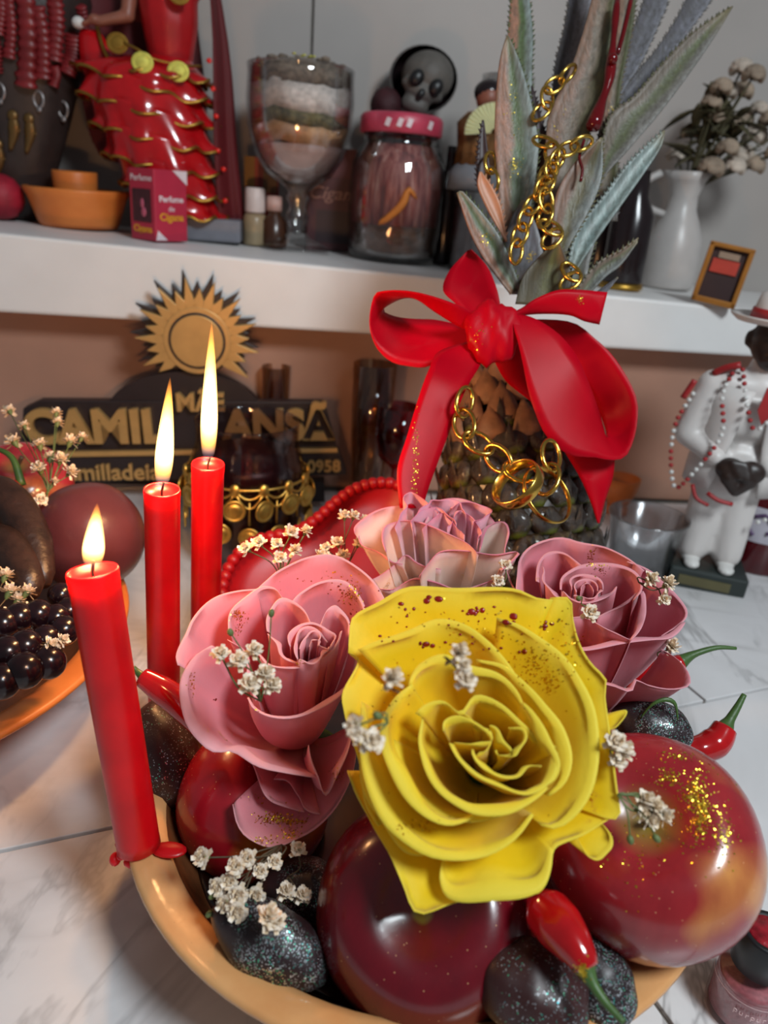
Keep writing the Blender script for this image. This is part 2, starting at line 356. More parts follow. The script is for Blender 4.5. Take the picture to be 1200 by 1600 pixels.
M['lowwall'] = pm('brown_wall_paint', (172, 130, 110), .55, var=.08, vs=14, bump=.06, bs=60)
WX = np.stack([WE, WN, (0, 0, 1)], 1); VF, VB, SU = .035, -.20, .168     # shelf front, upper wall, underside
def shelf_z(x): return .2235-.0326*x      # the slab is a little thicker at its left end
def PS(x, y): d = ray(x, y); return CAM+d*((.2235-.0326*CAM[0]-CAM[2])/(d[2]+.0326*d[0]))     # point on the shelf top
wb = mk('wall_back', boxm(WP(0, -.02, .0595), (2.4, .03, .20), WX), M['grout'], smooth=False); wb['kind'] = 'structure'
wu = mk('wall_back', boxm(WP(0, VB-.02, .60), (2.4, .03, .9), WX), M['grout'], smooth=False); wu['kind'] = 'structure'
JX = (PV(488, 35, VB)-W0) @ WE
def panel(u0, u1, z0, z1, v, mt, par): mk('wall_panel', boxm(WP((u0+u1)/2, v-.0035, (z0+z1)/2), (u1-u0-.003, .007, z1-z0-.003), WX), mt, par, smooth=False, bevel=.0007)
panel(JX-1.1, JX, .20, 1.0, VB, M['wallpaint'], wu); panel(JX, JX+.62, .20, 1.0, VB, M['wallpaint'], wu); panel(JX+.62, JX+1.2, .20, 1.0, VB, M['wallpaint'], wu)
panel(JX-1.1, JX+.20, 0, SU, 0, M['lowwall'], wb); panel(JX+.20, JX+1.2, 0, SU, 0, M['lowwall'], wb)
def shelf_slab():
    V, F = boxm(WP(0, (VF+VB)/2, .2), (2.2, VF-VB, .05), WX)
    for p in V: p[2] = shelf_z(p[0]) if p[2] > .2 else SU
    return V, F
sh = mk('white_shelf', shelf_slab(), M['shelfpaint'], smooth=False, bevel=.003)
tag(sh, 'thick white painted wall shelf carrying the statues and jars', 'shelf')
BW = np.stack([WE, -WN, (0, 0, 1)], 1)     # local x along wall, y into the wall, z up

# ------------------------------------------------------------------ clay bowls
def clay_bowl(c, r, h, mat, label, name='clay_bowl'):
    t = thing(name, label, 'bowl', (c[0], c[1], 0))
    p = [(0, .002), (r*.52, .002), (r*.56, .0), (r*.62, .002), (r*.80, h*.45), (r*.93, h*.82), (r*.955, h*.86), (r*.985, h*.9), (r, h*.95), (r*.998, h*.985), (r*.985, h), (r*.955, h*1.0), (r*.915, h*.985), (r*.885, h*.95), (r*.872, h*.90)]
    V, F = lathe(p, 96); mk('body', (V, F), mat, t, local=True)
    mk('stained_shaded_inside', lathe([(r*.872, h*.90), (r*.845, h*.76), (r*.76, h*.42), (r*.62, h*.2), (r*.5, h*.16), (0, h*.16)], 96), M['stain_shade'], t, local=True, label='inside darkened by stains and painted shade'); return t
BC = np.array([.0248, .2757]); BR = .126; BH = .05
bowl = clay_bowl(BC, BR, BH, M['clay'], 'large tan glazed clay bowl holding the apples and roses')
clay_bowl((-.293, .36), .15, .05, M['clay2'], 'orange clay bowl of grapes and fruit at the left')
def bowl_in(r):  return BH*(.16+.84*max(0, (r/BR-.55)/.36))
sy = mk('syrup_and_shade', lathe([(0, .027), (.095, .027), (.0985, .0275), (.0988, .027), (.093, .018), (0, .012)], 64, (BC[0], BC[1], 0), None, lambda a, q: 1+.012*math.sin(7*a)), pm('syrup_and_shade', (26, 12, 8), .16, var=.4), kind='stuff'); sy['label'] = 'dark syrup with painted-in shade pooled in the tan clay bowl'; sy['category'] = 'syrup'  # near-black fill: syrup plus the shade between the fruits, put into its colour
# ------------------------------------------------------------------ candles
def candle(base, top, r0, r1, flame_tip, label, puddle=None):
    b, t = np.array(base), np.array(top); ax = nrm(t-b); L = np.linalg.norm(t-b); B = basis(ax)
    th = thing('taper_candle', label, 'candle', b, group='lit red candles')
    prof = [(0, 0), (r0*1.02, 0), (r0, .004), ((r0+r1)/2, L*.5), (r1, L*.97), (r1*1.01, L-.0008), (r1*.98, L), (r1*.93, L-.0006), (r1*.82, L-.0026), (r1*.4, L-.0034), (0, L-.0036)]
    mk('wax_body', lathe(prof, 40, b, B), M['wax'], th)
    w = t-ax*.004; tip = np.array(flame_tip); wt = w+ax*.0075+np.array([.001, 0, 0])
    mk('wick', tube(spl([w, w+ax*.003, wt], 6), .0006, 6), M['wick'], th)
    if puddle is not None:
        ms = []
        for k in range(9):
            a = random.uniform(-.4, 3.6); rr = r0*random.uniform(.9, 1.3); c = b+np.array([-math.sin(a)*rr*.9, -math.cos(a)*rr*.5-.001, random.uniform(-.006, .0012)])
            ms.append(ball(c, (random.uniform(.0018, .0038), random.uniform(.0018, .0034), random.uniform(.001, .0026)), 10, 7))
        ms.append(ball(b+np.array([.012, -.001, .0004]), (.007, .004, .0012), 14, 7))
        mk('wax_drip', join(*ms), M['wax'], th, kind='stuff', label='melted wax puddle at the foot')
    f0 = w+ax*.0045; fa = nrm(tip-f0); h = np.linalg.norm(tip-f0); fw = .0037 if h < .03 else .0043
    pr = [(0, 0), (fw*.55, h*.03), (fw*.85, h*.12), (fw, h*.26), (fw*.93, h*.42), (fw*.70, h*.62), (fw*.42, h*.8), (fw*.16, h*.94), (0, h)]
    fl = mk('flame', lathe(spl(pr, 26), 20), flame_mat(h), th, local=True, mw=mat4(basis(fa), f0-b), label='bright burning flame')
    l = bpy.data.lights.new('flame_light', 'POINT'); l.energy = CANDLE_W*h/.04; l.color = (1.0, .50, .20); l.shadow_soft_size = .006
    lo = bpy.data.objects.new('flame_light', l); COL.objects.link(lo); lo.location = f0+fa*h*.45
CANDLE_W = .30
cb = PZ(217, 1322, .0505); candle(cb, PD(144, 890, .266), .0081, .0087, PD(152, 785, .262), 'short leaning lit red candle stuck on the rim of the tan bowl', 1)
cb2 = PZ(257, 1150, 0.0); candle(cb2, PD(253, 764, .366), .0084, .0085, PD(266, 588, .350), 'middle lit red candle standing straight beside the red chili')
cb3 = PZ(319, 1085, 0.0); candle(cb3, PD(325, 724, .398), .0082, .0084, PD(331, 500, .375), 'rearmost and tallest lit red candle in front of the coin jar')

# ------------------------------------------------------------------ apples
def apple(c, r, ax, mat, label, squash=.92, stem=True):
    t = thing('apple', label, 'apple', c); pr = []
    for i in range(33):
        th = math.pi*i/32; rr = r*math.sin(th)*(1+.10*math.cos(th)) ; z = r*squash*math.cos(th)
        dip = math.exp(-(th/.42)**2)*.34*r; dip2 = math.exp(-((math.pi-th)/.33)**2)*.16*r
        pr.append((rr, z-dip+dip2))
    V, F = lathe(pr, 48, wob=lambda a, s: 1+.016*math.cos(5*a+.4)*(1-.6*math.sin(math.pi*s))+.012*math.cos(2*a+1))
    at = np.tile(1-np.linspace(0, 1, 33), 48); B = basis(ax)
    mk('skin', (V @ B.T, F), mat, t, local=True, attr=at)
    if stem: mk('stem', tube(spl([np.array([0, 0, r*.55]) @ B.T, np.array([.0015, 0, r*.72]) @ B.T, np.array([.004, .001, r*.86]) @ B.T], 8), np.linspace(.0011, .0015, 8), 7), M['dry'], t, local=True)
    return t
cA = PD(1014, 1322, .277); vw = lambda p: nrm(CAM-p)
apple(cA, .0382, nrm(vw(cA)*.9+np.array([-.10, .1, .42])), M['apple_big'], 'largest red apple at the right, flecked with gold dust', .95)
cF = PD(664, 1424, .276); apple(cF, .0383, nrm(vw(cF)*.95+np.array([-.05, -.1, .1])), M['apple_front'], 'dark red shiny apple under the yellow rose', .97, False)
cL = PD(392, 1258, .335); apple(cL, .0335, nrm(np.array([.55, .1, .55])+vw(cL)*.3), M['apple_left'], 'speckled red apple under the left pink rose')

# ------------------------------------------------------------------ dark fruits in the tan bowl
def darkfruit(c, r, ax, mat, label, wr=.06, name='dried_fruit'):
    s = random.random()*9
    fn = lambda p: p*(1+wr*math.sin(6*p[0]+s)*math.cos(5*p[1]+s)+wr*.6*math.sin(11*p[2]+4*p[0]+s))
    o = mk(name, ball((0, 0, 0), r, 36, 26, basis(ax), fn), mat); o.location = c; tag(o, label, 'fruit'); return o
def screen(dx, dy, dz=0): return nrm(RT*dx-UP*dy-FW*dz)     # a direction named by how it looks from the viewer
darkfruit(PD(422, 1474, .262), (.0115, .0135, .0225), screen(.84, .50, .1), M['gstone'], 'glitter dusted dark oval fruit at the front left of the tan bowl', .04)
darkfruit(PD(830, 1545, .247), (.015, .014, .019), screen(.8, .35, .2), M['fig'], 'dark brown oval fruit under the front chili', .04)
darkfruit(PD(935, 1540, .256), (.0115, .012, .0155), screen(.2, .9, .2), M['gstone'], 'small dark glittered fruit between the front chili and the big apple', .03)
darkfruit(PD(258, 1180, .338), (.0145, .016, .024), screen(.35, .9, .2), M['fig'], 'dark brown oval fruit behind the leaning candle', .03)
darkfruit(PD(1020, 1135, .345), (.013, .012, .018), screen(.9, .3, .2), M['gstone'], 'dark fruit peeking out behind the big apple', .03)
darkfruit(PD(480, 1400, .298), (.014, .014, .020), screen(.9, .1, .3), M['gstone'], 'dark fruit in shadow beneath the left pink rose', .04)

# ------------------------------------------------------------------ roses
def rose(name, label, base, axis, petals, mat, org, sc, stemlen=.05, up=0.0):
    """petals: (rim points in the photo crop frame, height(s) along the axis, openness, roll, material)."""
    B = np.array(base); a = nrm(axis); t = thing(name, label, 'rose', B)
    for q in petals:
        rim, h, opn, roll = q[:4]; mt = q[4] if len(q) > 4 else mat
        rim = np.array(rim, float)/sc+np.array(org); h = np.array(h, float); h = h+(up if np.min(h) > .0125 else up*.5); hs = np.broadcast_to(h, (len(rim),)) if np.ndim(h) == 0 else np.interp(np.linspace(0, 1, len(rim)), np.linspace(0, 1, len(h)), h)
        P = []
        for (x, y), hh in zip(rim, hs):
            d = ray(x, y); k = ((B-CAM) @ a+hh)/(d @ a); P.append(CAM+d*k)
        nS = 30; P = spl(P, nS); nT = 13; G = np.zeros((nS, nT+5, 3)); E = np.zeros((nS, nT+5))
        ph = random.random()*6
        for i, p in enumerate(P):
            v = p-B; hh = v @ a; o = v-a*hh; Rr = np.linalg.norm(o); o = o/(Rr+1e-9); s = i/(nS-1)
            b0 = B+o*min(.004, Rr*.3); ruf0 = .0032*math.sin(10*s+ph)*(.6+.4*math.sin(17*s+2*ph)) if mt is M['ruffle'] else .0006*math.sin(11*s+ph)
            k1 = .80-.35*opn; k2 = 1.02-.22*opn
            c1 = B+o*Rr*k1+a*hh*(.06+.22*opn); c2 = B+o*Rr*k2*.93+a*hh*(.62+.30*opn)
            for j in range(nT):
                u = j/(nT-1); w = math.sin(math.pi*min(1, u*.9))*.0009*math.sin(6*s+ph+3*u)+u*u*.0006*math.sin(13*s+2*ph)
                G[i, j] = b0*(1-u)**3+3*c1*u*(1-u)**2+3*c2*u*u*(1-u)+p*u**3+o*(w+ruf0*u**6); E[i, j] = u*.9
            rl = roll*(.35+.65*math.sin(math.pi*min(1, max(0, s)))**.7)*(1+.25*math.sin(5*s+ph))
            for j in range(5):
                th = (j+1)/5*1.45; G[i, nT+j] = p+o*(ruf0+rl*1.5*(1-math.cos(th)))+a*rl*.55*math.sin(th); E[i, nT+j] = .9+.1*(j+1)/5
        mk('petal', gridmesh(G), mt, t, solid=.00022, attr=E.reshape(-1))
    mk('stem', tube(spl([B-a*stemlen, B-a*stemlen*.5+np.array([.002, 0, 0]), B+a*.002], 8), np.linspace(.002, .0035, 8), 8), M['green'], t)
    ms = []
    for k in range(5):
        an = k*1.257; x, y, _ = frame(a); o = x*math.cos(an)+y*math.sin(an)
        c = spl([B+o*.002, B+o*.010-a*.002, B+o*.017-a*.008], 7); w = np.array([.002, .003, .0028, .0022, .0016, .001, .0003]); sd = nrm(np.cross(o, a))
        ms.append(gridmesh(np.stack([c-sd*w[:, None], c+sd*w[:, None]], 1)))
    mk('sepal', join(*ms), M['green'], t, solid=.0005)
    return t
# yellow rose (crop frame 520,900 at 2.5)
cY = PD(750, 1168, .226); aY = nrm(vw(cY)*.93+np.array([-.04, 0, .30])); LY = .040; bY = cY-aY*LY
yel = [
 ([(60, 300), (70, 230), (90, 170), (190, 122), (310, 60), (500, 66), (700, 68), (790, 95), (860, 95)], .018, .8, .0012),
 ([(845, 95), (922, 98), (935, 170), (960, 260), (1000, 340), (1058, 412), (1050, 470), (1062, 570), (1090, 700), (1112, 850), (1116, 940), (1060, 945)], .016, .8, .0008),
 ([(1116, 930), (1060, 960), (960, 1000), (890, 1030), (855, 1060), (845, 1130), (820, 1190), (780, 1222), (720, 1200)], .015, .8, .001),
 ([(60, 760), (95, 860), (160, 980), (230, 1080), (280, 1190), (335, 1312), (480, 1275), (640, 1245), (770, 1225), (835, 1150)], .014, .85, .0005),
 ([(60, 300), (100, 330), (50, 455), (62, 540), (90, 650), (120, 760), (140, 880), (190, 970)], .018, .75, .001),
 ([(1040, 560), (1075, 540), (1130, 530), (1128, 560), (1100, 595), (1060, 600)], .010, .9, .0008),
 ([(960, 1030), (985, 1085), (1030, 1095), (1072, 1060), (1070, 1010), (1045, 960)], .010, .9, .001),
 ([(430, 1105), (432, 1150), (470, 1192), (600, 1185), (720, 1178), (800, 1150), (850, 1060)], .016, .7, .004),
 ([(110, 300), (180, 270), (250, 250), (320, 232), (420, 204), (520, 225), (600, 280), (660, 350), (720, 440)], .024, .6, .0025),
 ([(640, 170), (720, 200), (800, 260), (880, 340), (940, 440), (985, 540), (1000, 660), (985, 780), (940, 880), (860, 960), (800, 960)], .022, .65, .0025),
 ([(130, 500), (150, 600), (160, 700), (185, 820), (235, 930), (310, 1000), (420, 1055), (580, 1062), (700, 1015), (780, 930)], .024, .6, .003),
 ([(110, 620), (130, 740), (165, 860), (230, 960), (300, 1050), (360, 1080)], .019, .7, .002),
 ([(560, 330), (660, 360), (740, 450), (800, 520), (870, 600), (900, 700), (880, 790), (830, 850)], .027, .5, .002),
 ([(300, 430), (330, 395), (370, 368), (450, 342), (540, 385), (640, 415), (710, 460), (745, 505)], .031, .4, .002),
 ([(310, 425), (262, 480), (232, 560), (226, 640), (245, 720), (300, 830), (380, 905), (470, 945), (560, 930)], .031, .4, .0022),
 ([(240, 640), (262, 740), (320, 830), (400, 890), (480, 925), (600, 930), (720, 900), (800, 850)], .028, .5, .002),
 ([(335, 545), (380, 508), (440, 498), (505, 545), (560, 490), (650, 520), (730, 580), (800, 640), (860, 670)], .034, .25, .0014),
 ([(350, 560), (342, 640), (370, 720), (415, 795), (475, 855), (560, 905), (660, 905), (745, 865), (825, 820)], .034, .25, .0018),
 ([(735, 500), (770, 560), (815, 620), (850, 690), (858, 740), (835, 800), (760, 845)], .037, .2, .0014),
 ([(465, 655), (500, 720), (555, 768), (640, 803), (740, 842), (815, 820), (852, 770), (860, 690)], .037, .2, .0014),
 ([(440, 610), (450, 575), (500, 555), (560, 580), (612, 640), (590, 660), (520, 655), (470, 650)], .036, .1, .0008),
 ([(555, 680), (585, 735), (640, 775), (700, 775), (750, 745), (815, 742)], .035, .1, .0012),
 ([(610, 590), (650, 630), (685, 690), (650, 700), (640, 680)], .034, .1, .0008),
 ([(690, 590), (730, 600), (740, 650), (700, 700), (650, 700)], .035, .1, .0008),
 ([(510, 545), (560, 585), (610, 620), (600, 680), (560, 700)], .034, .1, .0008),
]
rY = rose('rose', 'big open yellow rose spattered with red wax drops', bY, aY, yel, M['yellow'], (520, 900), 2.5)
# left pink rose (crop frame 260,860 at 3.3333)
cP = PD(488, 1005, .300); aP = nrm(vw(cP)*.72+np.array([.02, .25, .62])); LP = .064; bP = cP-aP*LP
pink = [
 ([(75, 600), (70, 540), (108, 440), (150, 360), (260, 258), (370, 215), (490, 205)], .036, .6, .001),
 ([(470, 220), (530, 160), (590, 108), (720, 52), (860, 38), (980, 88), (1080, 170), (1142, 290)], .040, .5, .001),
 ([(240, 500), (170, 560), (128, 650), (125, 740), (165, 895), (235, 990), (300, 1030), (390, 1022), (500, 1088), (620, 1125), (785, 1178)], [.040, .036, .032, .028, .026, .024, .022, .022, .022, .022, .02], .55, .003),
 ([(350, 1318), (380, 1420), (440, 1490), (560, 1540), (700, 1490), (800, 1420), (900, 1290), (980, 1100), (985, 900)], [.008, .006, .006, .006, .008, .01, .016, .024, .03], .8, .0008),
 ([(440, 1080), (478, 1180), (540, 1285), (610, 1330), (720, 1350)], .012, .6, .001),
 ([(560, 1190), (640, 1205), (690, 1270), (720, 1340), (800, 1360)], .012, .6, .001),
 ([(320, 420), (350, 340), (420, 260), (500, 212), (570, 212), (605, 250)], .040, .45, .0012),
 ([(740, 1020), (755, 1095), (790, 1170), (820, 1260), (860, 1220), (930, 1050), (970, 900)], [.030, .028, .024, .018, .02, .026, .03], .4, .001),
 ([(420, 770), (460, 822), (560, 855), (700, 850), (850, 785), (935, 690), (978, 560), (965, 480)], [.034, .034, .034, .034, .035, .036, .038, .04], .2, .0012),
 ([(330, 470), (400, 520), (440, 600), (430, 700), (470, 780)], .034, .3, .001),
 ([(655, 280), (700, 230), (770, 185), (850, 168), (930, 182), (1000, 250), (1032, 330), (990, 420)], .043, .3, .0012),
 ([(540, 430), (536, 350), (600, 275), (665, 285), (720, 325), (752, 390)], .044, .2, .0016),
 ([(478, 545), (540, 590), (620, 605), (720, 600), (820, 540), (880, 480), (915, 420)], [.042, .042, .042, .043, .045, .047, .049], .12, .0012),
 ([(800, 395), (830, 330), (880, 302), (930, 365), (960, 440)], .044, .2, .001),
 ([(540, 440), (580, 480), (610, 540), (690, 592), (720, 590)], .044, .15, .0012),
 ([(655, 500), (650, 440), (695, 395), (760, 388), (830, 425), (880, 450), (850, 520)], .047, .1, .0008),
 ([(690, 560), (672, 500), (690, 440), (740, 410), (800, 430), (838, 480)], .048, .08, .0008),
 ([(700, 510), (720, 460), (765, 430), (800, 450), (790, 500)], .049, .05, .0006),
 ([(745, 500), (760, 465), (790, 470), (800, 500), (835, 510)], .049, .05, .0006),
 ([(690, 570), (740, 585), (800, 560), (838, 500)], .048, .06, .0008),
]
rP = rose('rose', 'large pale pink rose at the left with gold dust on its lowest petal', bP, aP, pink, M['pink'], (260, 860), 3.3333, .02, .018)
# right pink rose (crop frame 520,760 at 2.069)
cR = PD(915, 917, .345); aR = nrm(vw(cR)*.62+np.array([.0, .25, .72])); LR = .078; bR = cR-aR*LR
dusty = [
 ([(600, 360), (602, 300), (606, 240), (640, 200), (700, 178), (750, 174), (800, 188), (880, 200), (950, 232), (1005, 275)], .036, .5, .001),
 ([(950, 245), (1005, 272), (1060, 310), (1108, 360), (1134, 410), (1112, 450), (1065, 485)], [.036, .035, .034, .032, .031, .030, .029], .5, .001),
 ([(560, 270), (572, 300), (590, 330), (600, 370)], .030, .5, .001),
 ([(665, 310), (666, 260), (700, 225), (750, 222), (805, 262)], .039, .3, .0014),
 ([(680, 260), (690, 310), (720, 350), (750, 362)], .040, .25, .0012),
 ([(735, 335), (745, 305), (770, 285), (820, 262), (900, 258), (965, 282), (992, 330), (975, 370)], .042, .15, .0012),
 ([(742, 340), (770, 362), (820, 372), (870, 362), (912, 325)], .043, .1, .0012),
 ([(765, 425), (830, 428), (890, 465), (955, 492)], [.038, .037, .036, .034], .2, .001),
 ([(855, 425), (930, 385), (985, 342), (1000, 400), (985, 450), (955, 495)], [.038, .039, .039, .037, .036, .034], .2, .0016),
 ([(690, 470), (740, 510), (800, 520), (900, 500), (1000, 492), (1065, 485), (1125, 440)], [.03, .03, .03, .03, .03, .03, .031], .3, .003),
 ([(760, 560), (850, 625), (900, 640), (960, 662), (978, 625), (1010, 640), (1080, 652), (1142, 640), (1144, 600), (1115, 560), (1065, 528)], [.026, .024, .024, .022, .022, .02, .018, .018, .018, .02, .022], .4, .001),
 ([(740, 640), (800, 700), (860, 720), (930, 715), (1000, 690), (1060, 668), (1100, 640)], .0, .3, .001),
 ([(770, 335), (775, 305), (812, 290), (852, 300), (872, 335)], .044, .06, .0008),
 ([(785, 345), (790, 315), (815, 302), (842, 312), (858, 340)], .045, .05, .0006),
 ([(800, 340), (810, 318), (830, 318), (842, 340)], .045, .05, .0005),
 ([(780, 352), (815, 360), (850, 355), (870, 335)], .045, .05, .0006),
]
rose('rose', 'dusty pink rose at the right behind the yellow rose', bR, aR, dusty, M['dusty'], (520, 760), 2.069, .012, .036)
# cream and pink rose at the back
cV = PD(700, 805, .40); aV = nrm(vw(cV)*.35+np.array([-.03, .1, .9])); LV = .060; bV = cV-aV*LV
var = [
 ([(300, 120), (330, 60), (380, 45), (430, 50), (480, 72), (520, 120)], .046, .3, .001),
 ([(75, 150), (82, 130), (120, 95), (170, 75), (225, 66), (260, 80)], .042, .4, .001),
 ([(75, 140), (95, 185), (140, 210), (185, 240), (230, 250)], .038, .4, .0006),
 ([(130, 300), (165, 282), (200, 255), (240, 222), (275, 245), (305, 262), (350, 270)], .036, .35, .001),
 ([(470, 215), (482, 160), (505, 128), (545, 116), (562, 150), (557, 215)], .046, .25, .001),
 ([(215, 130), (222, 80), (230, 35), (262, 24), (300, 45), (330, 90)], .050, .15, .0005, M['ruffle']),
 ([(270, 110), (300, 50), (345, 48), (400, 60), (440, 95)], .051, .12, .0006, M['ruffle']),
 ([(380, 70), (430, 48), (485, 70), (492, 95), (460, 130)], .051, .15, .0006, M['ruffle']),
 ([(262, 120), (290, 78), (340, 70), (380, 90), (400, 120)], .051, .1, .0006, M['ruffle']),
 ([(370, 130), (400, 84), (440, 88), (465, 130), (470, 175)], .050, .12, .0006, M['ruffle']),
 ([(300, 130), (340, 95), (380, 110), (410, 140), (430, 165)], .050, .1, .0006, M['ruffle']),
 ([(176, 210), (170, 165), (182, 128), (250, 113), (320, 126), (390, 160), (440, 190), (470, 222)], .049, .2, .0016),
 ([(280, 290), (310, 250), (350, 212), (430, 206), (520, 220), (598, 213), (575, 245), (540, 270)], .046, .25, .0014),
 ([(150, 330), (200, 330), (260, 300), (330, 310), (400, 330), (470, 320), (530, 300)], .034, .3, .001),
]
rose('rose', 'cream rose with ruffled pink edges in front of the pineapple', bV, aV, var, M["varieg"], (520, 760), 2.069, .012, .014)
M['waxspot'] = pm('red_brown_wax_drop', (134, 20, 12), .3, var=.3)
# red wax spatter on the yellow rose: small flat drops lying on its upper petals
def spatter(parent, spots, dmin):
    dg = bpy.context.evaluated_depsgraph_get(); dg.update(); ms = []
    for x, y, n, sp, r in spots:
        for k in range(n):
            px, py = random.gauss(x, sp), random.gauss(y, sp*.6); d = ray(px, py)
            hit, loc, no, _, ob, _ = S.ray_cast(dg, Vector(CAM+d*.05), Vector(nrm(d)))
            if not hit or ob.parent != parent: continue
            no = np.array(no); no = no if no @ d < 0 else -no; rr = r*random.uniform(.4, 1.2)
            ms.append(ball(np.array(loc)+no*.0001, (rr*random.uniform(.7, 1.6), rr, .00035), 8, 5, basis(no)))
    return join(*ms) if ms else None
sp = spatter(rY, [(736, 955, 7, 9, .0011), (670, 937, 4, 8, .0011), (632, 952, 3, 6, .001), (850, 980, 4, 8, .0009), (800, 968, 4, 12, .0009), (660, 1008, 4, 6, .0009), (815, 1020, 3, 5, .0008), (700, 965, 14, 50, .0004), (740, 985, 16, 60, .0004), (600, 995, 4, 10, .0006)], .2)
if sp: mk('wax_spatter', sp, M['waxspot'], rY, kind='stuff', label='dark red wax drops')
sp = spatter(rP, [(545, 930, 14, 18, .0004), (560, 960, 8, 10, .0005), (335, 1095, 2, 3, .0006)], .2)
if sp: mk('wax_spatter', sp, M['waxspot'], rP, kind='stuff', label='tiny dark wax specks')

# ------------------------------------------------------------------ pineapple (stands behind the bowl)
pT = PD(782, 545, .512); pB = PD(812, 905, .512); pB = pB-(pT-pB)*(pB[2]/(pT[2]-pB[2])); pB[2] = .009
PAX = nrm(pT-pB); PLn = np.linalg.norm(pT-pB); PBs = basis(PAX)
m = N('pineapple_eye'); oi = m.n('ShaderNodeObjectInfo'); c = m.rmp(m.noise(150, 4, .6), [(.3, lin((22, 15, 10))), (.55, lin((66, 46, 28))), (.75, lin((98, 84, 44)))])
c = m.mix(m.math('MULTIPLY', oi.outputs['Random'], .7), c, lin((26, 20, 12))); c = m.mix(m.rmp(m.noise(38, 2), [(.56, 0.0), (.68, .8)]), c, lin((110, 120, 30))); m.set(col=c, rough=.2, spec=.5, coat=.3, coatr=.08); m.bump(m.noise(420, 5, .7), .9, .0012); M['eye'] = m.m
M['bract'] = pm('dry_bract', (132, 96, 70), .6, var=.3, vs=120, bump=.4, bs=260)
M['flesh'] = pm('pineapple_rind', (46, 34, 26), .3, var=.4, bump=.3)
def prad(s): return np.interp(s, [0, .06, .15, .3, .48, .62, .74, .86, 1], [.034, .044, .0505, .0535, .0525, .047, .038, .028, .022])
pine = thing('pineapple', 'dark wet pineapple with a spiny grey green crown behind the roses', 'pineapple', pB)
ss = np.linspace(0, 1, 24); mk('body', lathe([(0, 0)]+[(prad(s)-.003, s*PLn) for s in ss]+[(0, PLn)], 36, pB, PBs), M['flesh'], pine)
def bump_eye():
    n = 6; V = []; F = []; rings = [(1.0, -.002), (.96, .0015), (.72, .0042), (.35, .0052), (.12, .0045)]
    for r, z in rings:
        for k in range(12):
            a = 2*math.pi*k/12; rr = r*(1+.06*math.cos(6*a)); V.append((rr*.0115*math.cos(a), rr*.0098*math.sin(a), z*.8))
    for i in range(len(rings)-1):
        for k in range(12): F.append((i*12+k, i*12+(k+1) % 12, (i+1)*12+(k+1) % 12, (i+1)*12+k))
    F.append(tuple(48+k for k in range(12)))
    sp = gridmesh(np.array([[(-.003, -.004, .0035), (-.0022, .002, .0062), (0, .0085, .0085)], [(0, -.005, .0045), (0, .002, .0075), (.0002, .0088, .0086)], [(.003, -.004, .0035), (.0022, .002, .0062), (.0004, .0085, .0085)]]))
    return join((np.array(V), F), sp)
e0 = None; rows = 10
for i in range(rows):
    s = .05+.72*i/(rows-1); r = prad(s); nn = max(8, int(2*math.pi*r/.0205))
    for k in range(nn):
        a = 2*math.pi*(k+.5*(i % 2))/nn; o = PBs[:, 0]*math.cos(a)+PBs[:, 1]*math.sin(a)
        if o @ nrm(CAM-pB) < -.35: continue
        sl = (prad(s+.02)-prad(s-.02))/(.04*PLn); nn_ = nrm(o-PAX*sl); yv = nrm(PAX-nn_*(PAX @ nn_)); xv = np.cross(yv, nn_)
        sc = random.uniform(.92, 1.08); Bm = np.stack([xv*sc, yv*sc, nn_*sc], 1); p = PAX*s*PLn+o*(r-.0022)
        if e0 is None: e0 = mk('eye', bump_eye(), M['eye'], pine, local=True); e0.matrix_local = mat4(Bm, p)
        else: inst(e0, pine, mat4(Bm, p))
# dried bracts below the crown
for i in range(5):
    s0 = .70+.055*i
    for k in range(9):
        a = 2*math.pi*(k+.5*(i % 2)+random.uniform(-.12, .12))/9; o = PBs[:, 0]*math.cos(a)+PBs[:, 1]*math.sin(a)
        if o @ nrm(CAM-pB) < -.2: continue
        side = np.cross(PAX, o); r = prad(s0); L = random.uniform(.020, .028); G = []
        for j in range(7):
            u = j/6; w = .0105*(1-u**1.8)+.0004; c = pB+PAX*(s0*PLn+L*u)+o*(prad(min(1, s0+L*u/PLn))+.0012+.0035*math.sin(u*2.6)); row = []
            for q in (-1, -.5, 0, .5, 1): row.append(c+side*w*q-o*.0022*q*q)
            G.append(row)
        mk('bract', gridmesh(np.array(G)), M['bract'], pine, solid=.0006)
# crown leaves: two edge lines each (crop frame 700,0 at 2.6087), depth at base and tip
def leafmat(cl, cm, cr, tip=(120, 108, 80)):
    m = N('crown_leaf'); e = m.attr(); sd = m.attr('side'); st = m.noise(120, 4, .65, stretch=(1, 1, .1)); big = m.noise(34, 3, .6)
    c = m.rmp(m.math('ADD', sd, m.math('MULTIPLY', m.math('SUBTRACT', big, .5), .5)), [(.08, lin(cl)), (.3, lin(cl)), (.45, lin(cm)), (.6, lin(cm)), (.8, lin(cr))])
    fib = m.rmp(m.noise(420, 4, .7, stretch=(1, 1, .05)), [(.35, 0.0), (.65, .6)]); c = m.mix(fib, c, lin((58, 54, 44))); c = m.mix(m.math('MULTIPLY', st, .6), c, lin((62, 56, 42))); c = m.mix(m.rmp(e, [(0, .35), (.25, 0.0), (.86, 0.0), (1, .8)]), c, lin(tip))
    m.glitter(c, 1500, .6, 60, .68, rough0=.42); m.bump(fib, .35, .0008); return m.m
M['leaf'] = leafmat((150, 132, 118), (112, 118, 92), (138, 144, 142))
